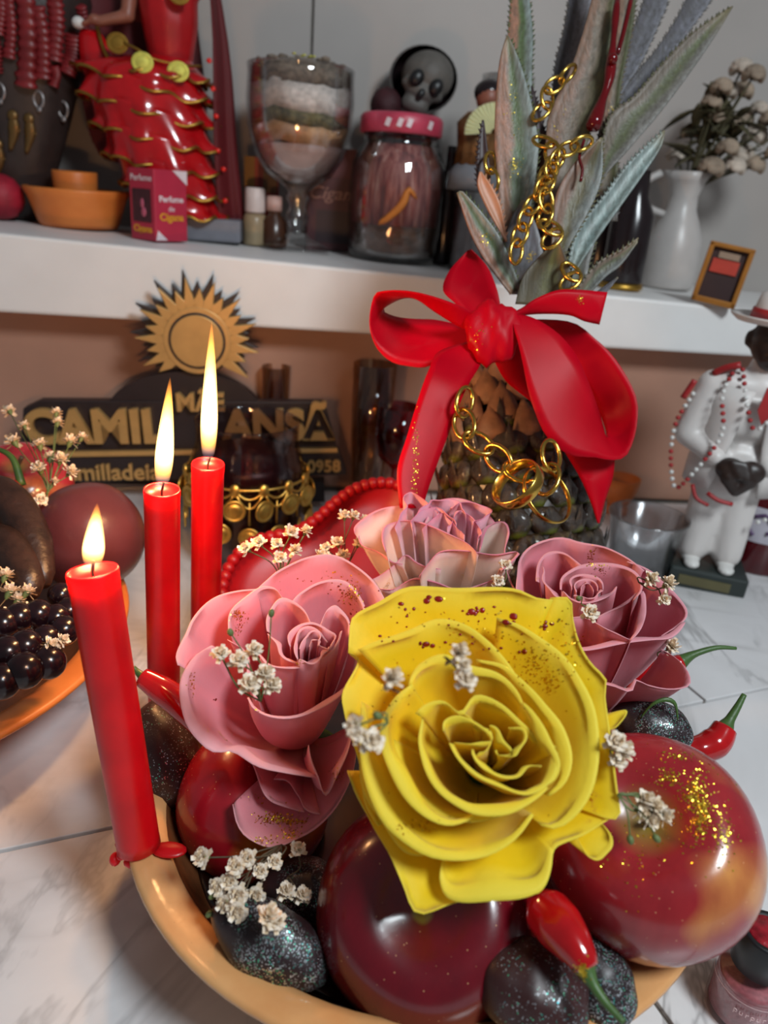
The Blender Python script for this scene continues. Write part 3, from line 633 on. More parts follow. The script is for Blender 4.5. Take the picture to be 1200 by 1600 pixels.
LA = leafmat((178, 122, 96), (86, 112, 66), (150, 166, 164)); LB = leafmat((150, 112, 92), (140, 124, 108), (100, 104, 72)); LC = leafmat((132, 118, 106), (98, 106, 72), (134, 132, 128)); LE = leafmat((150, 168, 166), (168, 188, 184), (140, 160, 158)); LF = leafmat((150, 112, 94), (104, 98, 58), (146, 154, 152)); LH = leafmat((92, 84, 64), (104, 104, 58), (84, 78, 66)); LI = leafmat((96, 94, 104), (122, 122, 132), (138, 138, 148))  # tan left and blue-grey right edges have candle and lamp light painted in
M['leafgrey'] = pm('grey_leaf', (118, 118, 132), .5, var=.2, vs=40, bump=.2)
M['leaftan'] = pm('tan_leaf', (176, 122, 92), .45, var=.2, vs=50, bump=.2)
M['leafdark'] = pm('dark_leaf', (56, 42, 44), .5, var=.3)
def leaf(A, Bd, d0, d1, mat=None, chan=.004, spines=(1, 1), nS=26):
    A = spl(np.array(A, float)/2.6087+np.array([700, 0]), nS); Bd = spl(np.array(Bd, float)/2.6087+np.array([700, 0]), nS); G = np.zeros((nS, 7, 3)); ms = []
    for i in range(nS):
        u = i/(nS-1); d = d0+(d1-d0)*u; a, b = PD(*A[i], d), PD(*Bd[i], d); wd_ = np.linalg.norm(b-a)
        v = nrm(CAM-(a+b)/2); cc = min(chan, wd_*.3)
        for j in range(7):
            q = j/6; G[i, j] = a+(b-a)*q-v*cc*(1-(2*q-1)**2)*(1-.3*u)
    ms.append(gridmesh(G))
    for edge, on in ((0, spines[0]), (6, spines[1])):
        if not on: continue
        E_ = spl(G[:, edge], 4*nS); I_ = spl(G[:, 3], 4*nS)
        L = np.r_[0, np.cumsum(np.linalg.norm(np.diff(E_, axis=0), axis=1))]; n = int(L[-1]/.0034)
        for k in range(1, n):
            i = int(np.searchsorted(L, k*.0034)); i = min(max(i, 1), len(E_)-2); t = nrm(E_[i+1]-E_[i-1]); o = nrm(E_[i]-I_[i]); 
            p = E_[i]; q = .0011; tip = p+o*.0016+t*.0018
            ms.append((np.array([p-t*q-o*.0004, p+t*q-o*.0004, p-o*.0006+np.cross(t, o)*.0006, tip]), [(0, 1, 3), (1, 2, 3), (2, 0, 3), (0, 2, 1)]))
    at = np.concatenate([np.repeat(np.linspace(0, 1, nS), 7), np.full(sum(len(v[0]) for v in ms[1:]), .9)])
    V, F = join(*ms); o = mk('crown_leaf', (V, F), mat or M['leaf'], pine, attr=at, solid=.0009)
    sa = o.data.attributes.new('side', 'FLOAT', 'POINT'); sa.data.foreach_set('value', np.concatenate([np.tile(np.linspace(0, 1, 7), nS), np.full(len(V)-7*nS, .5)]).astype(np.float32)); return o
LG, LT, LD = LI, M['leaftan'], M['leafdark']
leaf([(390, 900), (430, 320), (470, 130), (500, -60), (530, -300)], [(560, 900), (545, 320), (560, 120), (590, -60), (545, -300)], .515, .535, LG)
leaf([(600, 900), (660, 470), (740, 330), (850, 200), (940, 60), (1000, -60), (1110, -200)], [(690, 900), (700, 510), (800, 360), (930, 195), (1010, 90), (1080, -20), (1115, -202)], .515, .55, LI)
leaf([(560, 900), (640, 400), (700, 260), (750, 130), (800, -10), (850, -250)], [(680, 900), (690, 450), (780, 270), (850, 120), (900, -30), (858, -252)], .51, .54, LG)
leaf([(590, 800), (630, 480), (660, 300), (690, 0), (740, -250)], [(690, 800), (700, 400), (735, 200), (765, 0), (745, -250)], .503, .52, LB)
leaf([(240, 900), (235, 320), (248, 100), (262, -60), (290, -250)], [(350, 900), (342, 330), (346, 150), (325, -60), (294, -252)], .506, .52, LA)
leaf([(600, 1000), (640, 520), (760, 390), (880, 250), (1000, 130), (1150, 28)], [(600, 1020), (620, 760), (735, 610), (855, 470), (965, 325), (1080, 160), (1162, 26)], .492, .515, LC, .006, (1, 0))
leaf([(390, 950), (400, 560), (420, 450), (500, 280), (560, 100), (600, -60), (650, -280)], [(520, 960), (565, 590), (620, 400), (662, 200), (682, 0), (690, -60), (655, -282)], .487, .50, LB, .007, (0, 1))
leaf([(225, 1010), (200, 700), (190, 560), (200, 350), (215, 230), (240, 145)], [(310, 1010), (366, 650), (358, 510), (312, 310), (268, 190), (244, 142)], .478, .475, LA, .006, (0, 1))
leaf([(480, 1160), (520, 950), (640, 790), (720, 680), (800, 600), (880, 530)], [(500, 1160), (525, 1100), (600, 985), (700, 845), (800, 705), (868, 600), (884, 535)], .476, .475, LE, .005, (1, 0))
leaf([(420, 1040), (430, 880), (450, 770), (520, 660), (622, 560)], [(480, 1060), (490, 1010), (580, 850), (627, 720), (630, 563)], .470, .462, LF, .005, (0, 1))
leaf([(235, 985), (160, 850), (122, 760), (128, 700)], [(240, 985), (218, 850), (182, 765), (136, 700)], .474, .470, LT, .002, (0, 1))
leaf([(150, 800), (118, 740), (122, 600), (140, 488)], [(195, 800), (180, 770), (165, 640), (146, 490)], .482, .480, LD, .002, (1, 0))
leaf([(255, 1200), (150, 1060), (92, 950), (36, 785)], [(300, 1180), (222, 985), (150, 880), (62, 782), (46, 780)], .464, .455, LA, .004, (0, 1))
leaf([(250, 1180), (228, 1020), (255, 900), (302, 815)], [(400, 1180), (385, 1010), (352, 900), (308, 816)], .478, .472, LI, .004, (0, 0))
leaf([(430, 1190), (470, 1040), (540, 960), (610, 895)], [(570, 1190), (575, 1080), (596, 1000), (614, 897)], .482, .485, LC, .004, (0, 1))
leaf([(275, 1240), (305, 1130), (370, 1050), (446, 975)], [(510, 1250), (500, 1110), (474, 1030), (452, 977)], .458, .452, LH, .006, (0, 1))
leaf([(500, 1210), (600, 1080), (700, 1020), (776, 968)], [(560, 1215), (640, 1130), (706, 1078), (772, 988)], .462, .455, None, .003, (1, 0))
leaf([(560, 1230), (620, 1180), (692, 1128)], [(590, 1240), (650, 1185), (694, 1132)], .465, .46, LG, .002, (0, 0))
leaf([(250, 1200), (290, 1000), (330, 800), (350, 600), (340, 350)], [(420, 1200), (450, 1000), (430, 800), (410, 600), (345, 350)], .496, .50, LD)
# wax run down the crown
bl = [PD(700+x/2.6087, y/2.6087, d) for x, y, d in [(690, 0, .489), (678, 120, .488), (668, 230, .487), (655, 330, .486), (625, 420, .486), (590, 520, .484)]]
mk('wax_run', join(tube(spl(bl, 20), np.linspace(.0022, .0050, 20)*np.array([.8+.2*math.sin(k*.8) for k in range(20)]), 8), tube(spl([PD(700+x/2.6087, y/2.6087, d) for x, y, d in [(555, 570, .462), (535, 640, .461), (548, 690, .461), (540, 740, .461)]], 12), .0010, 6),
    tube(spl([PD(700+x/2.6087, y/2.6087, .494) for x, y in [(745, 0), (715, 130), (690, 220)]], 12), .0016, 6), ball(PD(957, 92, .482), .0034, 12, 8)), M['syrup'], pine, label='dark red wax run')

# ------------------------------------------------------------------ ribbon bow (crop frame 560,380 at 2.6087)
bow = thing('ribbon_bow', 'shiny red satin ribbon bow tied around the pineapple neck', 'bow', PD(775, 500, .45))
def strip(name, A, Bd, dA, dB, bulge=.0, nS=44, nW=7, closed=False):
    A = np.array(A, float); Bd = np.array(Bd, float)
    def lift(Q, d):
        d = np.interp(np.linspace(0, 1, len(Q)), np.linspace(0, 1, len(d)), d); return spl([PD(560+x/2.6087, 380+y/2.6087, k) for (x, y), k in zip(Q, d)], nS)
    a, b = lift(A, dA), lift(Bd, dB); G = np.zeros((nS, nW, 3))
    for i in range(nS):
        v = nrm(CAM-(a[i]+b[i])/2)
        for j in range(nW): q = j/(nW-1); G[i, j] = a[i]+(b[i]-a[i])*q+v*bulge*(1-(2*q-1)**2)
    mk(name, gridmesh(G), M['ribbon'], bow, solid=.0005)
strip('tail', [(470, 330), (400, 250), (345, 190), (372, 110), (448, 28)], [(585, 300), (578, 250), (562, 180), (525, 95), (460, 26)], [.450, .458, .468], [.448, .452, .462], -.004)
strip('loop', [(490, 290), (400, 250), (300, 216), (200, 195), (100, 196), (62, 220), (46, 330), (72, 420), (130, 480), (200, 500), (285, 502), (380, 440), (480, 390)],
      [(480, 372), (400, 335), (305, 275), (240, 230), (185, 224), (125, 250), (100, 275), (140, 296), (190, 306), (250, 310), (310, 312), (400, 330), (490, 350)],
      [.444, .434, .430, .430, .434, .440, .444, .448, .450, .450, .450, .450, .450], [.448, .444, .445, .450, .455, .460, .463, .465, .466, .466, .464, .460, .452])
strip('tail', [(470, 395), (330, 440), (288, 512), (248, 620), (200, 780), (158, 925), (168, 1080)], [(520, 420), (500, 490), (440, 592), (392, 710), (332, 870), (285, 1000), (262, 1080)], [.447, .440, .430, .425, .42, .415, .412], [.447, .442, .434, .430, .425, .42, .415], .0012)
strip('tail', [(600, 290), (660, 268), (720, 228), (810, 192), (900, 190), (1015, 200)], [(600, 330), (670, 296), (760, 288), (860, 294), (920, 318), (982, 332)], [.446, .444, .440, .440, .444], [.446, .446, .445, .446, .450], .0015)
strip('loop', [(560, 400), (545, 450), (600, 560), (700, 642), (760, 700)], [(620, 350), (660, 400), (690, 480), (720, 560), (780, 640)], [.448, .452, .462, .47], [.447, .452, .462, .47], .003)
strip('loop', [(580, 300), (620, 310), (662, 450), (700, 630), (765, 785), (860, 862), (960, 872), (1030, 884), (1085, 872), (1115, 820), (1136, 730), (1130, 620), (1050, 475), (960, 385), (860, 320), (640, 310)],
      [(590, 285), (700, 300), (810, 365), (890, 460), (935, 560), (975, 670), (998, 750), (1006, 790), (1010, 770), (996, 725), (982, 690), (960, 640), (905, 545), (820, 410), (730, 335), (620, 290)],
      [.444, .438, .432, .430, .430, .432, .436, .440, .446, .450, .454, .456, .458, .458, .456, .452], [.444, .442, .438, .436, .438, .444, .452, .460, .468, .474, .476, .474, .470, .466, .462, .454], .0)
strip('tail', [(840, 850), (900, 950), (945, 1050), (975, 1140)], [(1045, 880), (1035, 960), (1005, 1050), (982, 1142)], [.452, .455, .455], [.458, .458, .456], .002)
kp = PD(560+545/2.6087, 380+365/2.6087, .441)
mk('knot', ball(kp, (.0165, .0185, .0075), 36, 24, np.stack([RT, UP, -FW], 1), lambda p: p*(1+.09*math.sin(7*p[0]+3*p[1])+.05*math.sin(15*p[0]-4*p[1]))), M['ribbon'], bow)
mk('band', lathe([(.0250, -.010), (.0266, -.004), (.0266, .004), (.0245, .010)], 32, pB+PAX*PLn*.93, PBs), M['ribbon'], bow, solid=.0006)

# ------------------------------------------------------------------ chains and rings
def chain(label, runs, r_wire=.0011, pitch=.0062, ln=.0050, wd=.0036, name='gold_chain'):
    th = thing(name, label, 'chain', runs[0][0]); proto = None; q = []
    nn = 20; ov = [np.array([wd*math.cos(t), ln*math.sin(t), 0]) for t in np.linspace(0, 2*math.pi, nn, endpoint=False)]
    lm = tube(ov, r_wire, 8, closed=True)
    for pts in runs:
        P = np.array(pts); L = np.sum(np.linalg.norm(np.diff(P, axis=0), axis=1)); n = max(2, int(L/pitch)); Q = spl(P, n+1)
        for i in range(n):
            c = (Q[i]+Q[i+1])/2; t = nrm(Q[i+1]-Q[i]); v = nrm(CAM-c); v = nrm(v-t*(v @ t)); an = (.5 if i % 2 else -.75)+random.uniform(-.15, .15)
            z = v*math.cos(an)+np.cross(t, v)*math.sin(an); x = np.cross(t, z); Bm = np.stack([x, t, z], 1)
            if proto is None: proto = mk('link', lm, M['gold'], th, local=True); proto.matrix_local = mat4(Bm, c-np.array(runs[0][0]))
            else: inst(proto, th, mat4(Bm, c-np.array(runs[0][0])))
    return th
c6 = lambda x, y, d: PD(700+x/2.6087, y/2.6087, d)
chain('gold chain woven between the leaves of the pineapple crown', [
  [c6(575, 580, .455), c6(500, 595, .452), c6(450, 640, .450), c6(400, 720, .449), c6(360, 810, .449), c6(310, 900, .448), c6(285, 990, .447), c6(272, 1060, .447)],
  [c6(362, 565, .458), c6(425, 600, .452), c6(428, 680, .450), c6(395, 760, .447), c6(405, 850, .447), c6(375, 900, .447), c6(450, 940, .446), c6(400, 1000, .446)],
  [c6(515, 280, .478), c6(470, 315, .476), c6(420, 360, .475), c6(380, 400, .474), c6(410, 440, .474), c6(360, 480, .474)],
  [c6(178, 630, .478), c6(166, 680, .476), c6(190, 770, .474)],
  [c6(485, 1090, .452), c6(520, 1130, .450), c6(480, 1165, .450)]], .00115, .0098, .0072, .0046)
c5 = lambda x, y, d: PD(640+x/3.75, 560+y/3.75, d)
chain('gold chain hanging across the pineapple body with large links', [
  [c5(345, 190, .428), c5(300, 300, .424), c5(325, 430, .418), c5(420, 500, .414), c5(520, 590, .408), c5(625, 665, .402), c5(730, 690, .400)],
  [c5(830, 500, .418), c5(835, 570, .416), c5(820, 680, .410), c5(790, 780, .408)]], .0013, .0125, .0092, .0062)
def ring(label, c, nv, r, w, th_, name='gold_ring'):
    t = thing(name, label, 'ring', c); B = basis(nv)
    pr = [(r-th_, -w/2), (r-th_*.9, w/2), (r-th_*.5, w/2+.0004), (r, w/2-.0002), (r+th_*.15, 0), (r, -w/2+.0002), (r-th_*.5, -w/2-.0004), (r-th_, -w/2)]
    mk('band', lathe(pr, 56, (0, 0, 0), B), M['gold'], t, local=True); return t
rc1 = c5(632, 738, .392); ring('wide gold ring hanging from the pineapple chain', rc1, nrm(vw(rc1)*.62+screen(-.55, -.55, 0)), .0142, .0062, .0012)
rc2 = c5(806, 800, .400); ring('thin gold ring hanging behind the wide one', rc2, nrm(vw(rc2)*.95+screen(.25, -.15, 0)), .0163, .0022, .0010)

# ------------------------------------------------------------------ chilies
def chili(pts, rad, stem, label, cap=True):
    P = spl(pts, 26); t = thing('red_chili', label, 'chili pepper', P[0]); R0 = np.interp(np.linspace(0, 1, 26), np.linspace(0, 1, len(rad)), rad)
    mk('pod', tube(P, R0, 16), M['chili'], t)
    if stem:
        Q = spl(stem, 16); rr = np.interp(np.linspace(0, 1, 16), [0, .12, .3, 1], [R0[0]*1.02, R0[0]*.7, R0[0]*.42, R0[0]*.22]); mk('stem', tube(Q, rr, 10), M['green'], t)
    return t
chili([PD(222, 1058, .318), PD(245, 1073, .317), PD(280, 1098, .315), PD(312, 1128, .313), PD(340, 1165, .312)], [.0040, .0058, .0062, .0056, .003], [PD(226, 1060, .318), PD(215, 1050, .319), PD(208, 1042, .319)], 'red chili resting at the left beside the middle candle')
chili([PD(915, 1512, .228), PD(905, 1490, .230), PD(880, 1455, .236), PD(855, 1425, .244), PD(840, 1405, .250)], [.0040, .0062, .0078, .0078, .004], [PD(912, 1508, .228), PD(925, 1535, .225), PD(945, 1565, .222), PD(975, 1598, .218)], 'red chili with a long green stem at the front of the bowl')
chili([PD(1133, 1137, .375), PD(1120, 1158, .373), PD(1095, 1170, .372), PD(1060, 1172, .370)], [.0058, .0075, .0065, .003], [PD(1130, 1142, .375), PD(1140, 1125, .376), PD(1152, 1105, .377), PD(1163, 1085, .378)], 'red chili with an upright stem behind the big apple')
chili([PD(1065, 1034, .385), PD(1040, 1045, .385), PD(1005, 1058, .385), PD(975, 1066, .385)], [.004, .006, .006, .003], [PD(1062, 1035, .385), PD(1085, 1022, .386), PD(1120, 1012, .387), PD(1150, 1013, .388)], 'chili with a thin curved green stem beside the dusty pink rose')

# ------------------------------------------------------------------ baby's breath
def blossom_mesh():
    ms = []
    for k in range(34):
        z = 1-1.55*k/33; a = k*2.4; r = math.sqrt(max(0, 1-z*z)); o = np.array([r*math.cos(a), r*math.sin(a), z]); x, y, _ = frame(o, np.array([.3, .2, 1.])); w = .0011; L = random.uniform(.0017, .0042); b = o*.0006
        c = [b, b+o*L*.55+y*.0004, b+o*L+y*random.uniform(.0002, .0014)]
        ms.append(gridmesh(np.array([[p-x*w*q, p+y*.0003, p+x*w*q] for p, q in zip(c, (.35, 1, .8))])))
    cal = lathe([(0.0003, -.0034), (.0010, -.0024), (.0015, -.0008), (.0016, .0004), (.0008, .0004)], 8)
    return join(*ms), cal
BL, CAL = blossom_mesh(); blp = [None, None]
def sprig(label, root, heads, via=None, group=None, buds=(), sw=.00032, zs=.90):
    """root pixel/depth, heads: (px, py, depth, size)."""
    r = PD(*root); t = thing('flower_sprig', label, "baby's breath", r, group=group); ms = []; v0 = PD(*via) if via else None
    for hx, hy, hd, sz in heads:
        sz *= zs
        p = PD(hx, hy, hd); j = v0 if v0 is not None else r+(p-r)*.45+screen(random.uniform(-1, 1), random.uniform(-1, 1))*.003
        up = nrm(p-j+vw(p)*.004+screen(0, -1)*.003); ms.append(tube(spl([r, j, p-up*.003*sz], 9), sw, 5))
        B = basis(up)*sz; Mx = mat4(B, p-r)
        if blp[0] is None:
            blp[0] = mk('blossom', BL, M['blossom'], t, local=True); blp[0].matrix_local = Mx; blp[1] = mk('calyx', CAL, M['stem'], blp[0], local=True); MW[blp[0]] = MW[t]
        else:
            b = inst(blp[0], t, Mx); c = blp[1].copy(); COL.objects.link(c); c.parent = b; c.matrix_local = Matrix()
    for bx, by, bd in buds:
        p = PD(bx, by, bd); ms.append(tube(spl([r, r+(p-r)*.5+screen(.5, -1)*.002, p], 8), sw*.8, 5)); mk('bud', ball(p, (.0011, .0011, .0015), 10, 8, basis(nrm(p-r))), M['stem'], t)
    mk('stem', join(*ms), M['dry'] if random.random() < .5 else M['stem'], t); return t
sprig('baby\'s breath sprig tucked inside the left pink rose', (408, 1096, .272), [(345, 1022, .258, .9), (374, 1032, .256, 1), (397, 1016, .258, .9), (389, 1068, .254, 1.05), (413, 1052, .256, .95), (424, 1070, .257, .9)], buds=[(360, 988, .262), (424, 958, .265)])
sprig('two baby\'s breath blossoms standing on top of the yellow rose', (700, 1030, .218), [(716, 1020, .213, .85), (722, 1040, .212, .7), (727, 1062, .211, .85)])
sprig('single baby\'s breath blossom at the upper left of the yellow rose', (624, 1082, .212), [(612, 1060, .210, .9)])
sprig('baby\'s breath sprig on the left edge of the yellow rose', (606, 1130, .208), [(555, 1130, .206, .75), (558, 1147, .206, .7), (580, 1157, .205, .95)], buds=[(590, 1118, .207)])
sprig('baby\'s breath sprig between the yellow rose and big apple', (958, 1190, .242), [(962, 1160, .236, 1), (972, 1172, .237, 1), (966, 1188, .236, .8)])
sprig('baby\'s breath sprig lying in the hollow of the big apple', (965, 1242, .236), [(1006, 1250, .237, .95), (1022, 1262, .236, .95), (1015, 1277, .236, .95), (1036, 1272, .238, .9), (1002, 1268, .236, .8)], buds=[(985, 1312, .234), (1026, 1310, .234)])
sprig('baby\'s breath blossom in the middle of the dusty pink rose', (908, 944, .312), [(922, 957, .305, 1.0)], buds=[(904, 935, .308)])
sprig('baby\'s breath sprig at the right tip of the dusty pink rose', (998, 910, .322), [(1016, 904, .318, .95), (1043, 912, .318, 1.05), (1037, 935, .318, .8)])
sprig('baby\'s breath blossom under the right edge of the dusty pink rose', (1030, 1030, .345), [(1048, 1010, .340, 1.1)])
fr = [(318, 1338, .268, 1), (370, 1352, .262, .95), (388, 1340, .264, .9), (342, 1382, .262, .95), (360, 1376, .262, .9), (373, 1395, .258, .95), (352, 1408, .258, .9), (371, 1420, .255, 1.05), (400, 1395, .262, 1), (408, 1360, .268, .8), (430, 1345, .272, .8)]
sprig('large baby\'s breath cluster at the front left of the tan bowl', (440, 1320, .282), fr, buds=[(327, 1428, .262), (332, 1400, .262)])
sprig('baby\'s breath blossom lying on the glittered dark fruit', (420, 1442, .244), [(418, 1432, .2425, 1.15), (432, 1440, .243, .9)])
sprig('baby\'s breath sprig in shadow beside the front apple', (450, 1370, .285), [(446, 1392, .276, .95), (472, 1398, .276, .9), (466, 1328, .284, .9)])
sprig('baby\'s breath sprig rising in front of the red heart dish', (440, 905, .40), [(385, 857, .392, 1.1), (405, 848, .392, 1.1), (433, 850, .394, .95), (455, 832, .394, 1.15), (478, 830, .396, .95), (460, 860, .392, 1.05), (438, 872, .390, 1.05), (500, 868, .392, 1.0)])
sprig('baby\'s breath sprig beside the cream rose', (535, 905, .42), [(538, 806, .418, 1), (553, 806, .418, .9), (527, 848, .415, 1.05), (510, 856, .415, .9), (535, 868, .412, 1.1), (560, 850, .418, .9), (510, 872, .412, 1.0), (570, 812, .42, .8)])
sprig('baby\'s breath blossoms low between cream rose and dusty rose', (778, 930, .37), [(778, 908, .362, .9), (790, 884, .366, .9)])
lb = [(15, 642, .50, 1.25), (38, 665, .48, 1.0), (22, 690, .47, 1.5), (88, 645, .48, 1.1), (90, 660, .48, 1.1), (62, 695, .47, 1.4), (110, 690, .47, 1.4), (128, 684, .48, 1.1), (78, 715, .47, 1.3), (95, 718, .46, 1.3), (110, 738, .46, 1.3), (62, 732, .46, 1.3), (64, 780, .45, 1.1), (85, 752, .46, .7)]
sprig('blurred baby\'s breath spray above the left fruit bowl', (40, 860, .46), lb, via=(75, 770, .46))
lb2 = [(8, 900, .385, 1.3), (15, 925, .380, 1.4), (28, 938, .378, 1.2), (42, 925, .38, 1.2), (8, 965, .372, 1.3), (18, 975, .372, 1.3), (35, 985, .37, 1), (45, 955, .374, 1.2), (78, 1008, .352, 1.15), (97, 1000, .354, .9), (5, 1000, .365, 1)]
sprig('baby\'s breath spray lying on the grapes in the left bowl', (-20, 1010, .36), lb2)
# curled green sepal by the dusty rose
cs = spl([PD(1003, 1118, .335), PD(1020, 1100, .333), PD(1040, 1093, .332), (PD(1055, 1100, .332)), PD(1059, 1125, .333)], 16); w = np.linspace(.0016, .0004, 16)[:, None]
o = mk('curled_sepal', gridmesh(np.stack([cs-UP*w-RT*w*.5, cs+UP*w+RT*w*.5], 1)), M['green'], solid=.0005); tag(o, 'thin curled green sepal under the dusty pink rose', 'sepal')

# ------------------------------------------------------------------ red heart dish with a beaded rim
hc = PD(535, 885, .50); hn = nrm(vw(hc)*.75+np.array([.1, 0, .45])); hx = nrm(RT-hn*(RT @ hn)); hy = np.cross(hn, hx)
def onplane(x, y): d = ray(x, y); return CAM+d*(((hc-CAM) @ hn)/(d @ hn))
ho = [(352, 985), (347, 935), (352, 900), (370, 868), (400, 845), (435, 836), (468, 828), (498, 808), (525, 784), (556, 763), (592, 754), (625, 760), (642, 785), (650, 825), (652, 870), (646, 920), (630, 965), (595, 1010), (540, 1045), (470, 1060), (400, 1040)]
HO = spl([onplane(*q) for q in ho], 64, True); hm = HO.mean(0)
heart = thing('heart_dish', 'red heart shaped dish with a beaded rim behind the left pink rose', 'dish', hm)
G = [];
for f, dp in [(0, -.012), (.5, -.012), (.78, -.0115), (.90, -.007), (.97, -.001), (1.0, .001), (1.01, -.002), (.95, -.007), (.82, -.015), (.5, -.016), (0, -.016)]: G.append([hm+(p-hm)*f+hn*dp for p in np.vstack([HO, HO[:1]])])
mk('plate', gridmesh(np.array(G)), M['redceramic'], heart)
bd = None
for p in spl(HO, 70, True):
    if bd is None: bd = mk('bead', ball((0, 0, 0), .0042, 12, 8), M['redceramic'], heart, local=True); bd.matrix_local = Matrix.Translation(Vector(p-hm))
    else: inst(bd, heart, Matrix.Translation(Vector(p-hm)))
mk('foot', lathe([(.03, -.016), (.028, -.024), (.026, -.024), (.027, -.015)], 32, hm, np.stack([hx, hy, hn], 1)), M['redceramic'], heart)

# ------------------------------------------------------------------ dark glass jar with a coin chain
jc = np.array([-.113, .585, 0.0]); jar = thing('glass_candle_bowl', 'dark glass bowl candle with a clear rim standing before the sign', 'candle holder', jc)
mk('glass', lathe([(0, .001), (.036, .001), (.0425, .006), (.046, .025), (.0465, .055), (.0455, .080), (.0430, .092), (.0405, .100), (.0405, .112), (.0415, .117), (.0405, .118), (.0392, .116), (.0388, .100), (.041, .092), (.0435, .080), (.0442, .055), (.0435, .025), (.040, .008), (0, .005)], 48), M['smoke'], jar, local=True)
M['darkwax'] = pm('dark_purple_wax', (48, 24, 34), .35, var=.2)
mk('wax_fill', lathe([(0, .006), (.039, .009), (.0428, .025), (.0434, .055), (.0425, .080), (.0405, .089), (0, .089)], 40), M['darkwax'], jar, local=True)
belt = thing('coin_belt', 'gold coin belt draped around the dark glass bowl', 'coin belt', jc); coin0 = None; tg = []
def coin_mesh(r):
    pr = [(0, -.0006), (r*.97, -.0006), (r, 0), (r*.97, .0007), (r*.86, .0008), (r*.82, .0004), (r*.6, .0004), (r*.55, .0009), (r*.3, .0011), (0, .0012)]
    return lathe(pr, 24)
R_belt = .0485
for k in range(14):
    a = 2*math.pi*k/14; o = np.array([math.sin(a), -math.cos(a), 0]); s = np.array([math.cos(a), math.sin(a), 0])
    for zz, off in ((.060, .0), (.038, .5)):
        a2 = a+off*2*math.pi/14; o2 = np.array([math.sin(a2), -math.cos(a2), 0]); tw = random.uniform(-.5, .5); n2 = nrm(o2+np.array([math.cos(a2), math.sin(a2), 0])*tw); s2 = np.cross(np.array([0, 0, 1.]), n2)
        Bm = np.stack([s2, np.array([0, 0, 1.]), n2], 1); p = o2*(R_belt+.0025)+np.array([0, 0, zz+random.uniform(-.002, .002)])
        if coin0 is None: coin0 = mk('coin', coin_mesh(.0088), M['coin'], belt, local=True); coin0.matrix_local = mat4(Bm, p)
        else: inst(coin0, belt, mat4(Bm, p))
        if zz < .05: tg.append(tube([o2*R_belt+np.array([0, 0, .047]), o2*R_belt+np.array([0, 0, .066])], .0008, 5))
    b_ = 2*math.pi/14
    for dr in (.0, .004, .008):
        pts = [np.array([math.sin(a+b_*u), -math.cos(a+b_*u), 0])*(R_belt+.0005)+np.array([0, 0, .076-dr*math.sin(math.pi*u)*1.6-dr*.3]) for u in np.linspace(0, 1, 7)]
        tg.append(tube(pts, .0011, 5))
    tg.append(ball(o*R_belt+np.array([0, 0, .075]), (.0045, .0025, .0055), 8, 6, np.stack([s, o, np.array([0, 0, 1.])], 1)))
mk('chain_swag', join(*tg), M['coin'], belt, local=True)

# ------------------------------------------------------------------ sign with a sun
sgp = PV(285, 765, .060); sgp[2] = max(0, sgp[2]-.002); sign = thing('sun_sign', 'black and gold name sign topped with a golden sun', 'sign', sgp, rot=Matrix(((WE[0], -WN[0], 0), (WE[1], -WN[1], 0), (0, 0, 1))) @ Matrix.Rotation(R_(-3.0), 3, 'Y') @ Matrix.Rotation(R_(1.5), 3, 'X'))
SM = np.array(MW[sign]); 
def sg(x, y):     # pixel -> sign-plane (x, z)
    n = SM[:3, 1]; p0 = SM[:3, 3]; d = ray(x, y); p = CAM+d*(((p0-CAM) @ n)/(d @ n)); q = np.array(MW[sign].inverted()) @ np.array([*p, 1]); return (q[0], q[2])
M['signblack'] = pm('sign_black', (40, 32, 34), .45, var=.1); M['signgold'] = pm('sign_gold_paint', (196, 156, 96), .42, metal=.35, var=.06, vs=90)
def plate(name, pts, th, y, mat, bevel=.0008, label=None):
    V, F = prism([sg(*p) if len(p) == 2 and abs(p[0]) > 1 else p for p in pts], th); mk(name, (V+np.array([0, y, 0]), F), mat, sign, smooth=False, local=True, bevel=bevel, label=label)
plate('lower_bar', [(42, 712), (44, 757), (542, 742), (530, 708)], .016, 0, M['signblack'])
plate('name_bar', [(34, 640), (30, 714), (528, 706), (512, 650), (505, 630), (60, 628)], .012, .003, M['signblack'])
plate('ledge', [(40, 706), (40, 714), (528, 706), (527, 700)], .006, -.003, M['signgold'])
for x_ in (-.11, .12): mk('foot', boxm((x_, .008, (sg(285, 757)[1]-SM[2, 3])/2+.0006), (.03, .014, sg(285, 757)[1]+SM[2, 3]-.0004)), M['signblack'], sign, local=True, smooth=False)
dome = [sg(160+125*(1-math.cos(t)), 655-72*math.sin(t)) for t in np.linspace(0, math.pi, 24)]
V, F = prism(dome, .010); mk('dome', (V+np.array([0, .005, 0]), F), M['signblack'], sign, smooth=False, local=True)
sc_ = sg(308, 533); u = (sg(408, 533)[0]-sg(208, 533)[0])/200
disc = lambda r, y, th, nm, mt: mk(nm, tuple([prism([(sc_[0]+r*u*math.cos(t), sc_[1]+r*u*math.sin(t)) for t in np.linspace(0, 2*math.pi, 48, endpoint=False)], th)[0]+np.array([0, y, 0]), prism([(0, 0)]*48, th)[1]]), mt, sign, smooth=False, local=True, bevel=.0008)
disc(57, .006, .006, 'backing_disc', M['signblack']); disc(53, -.0005, .006, 'sun_ring', M['signgold']); disc(45, -.001, .004, 'ring_groove', M['signblack']); disc(41, -.002, .006, 'sun_disc', M['signgold'])
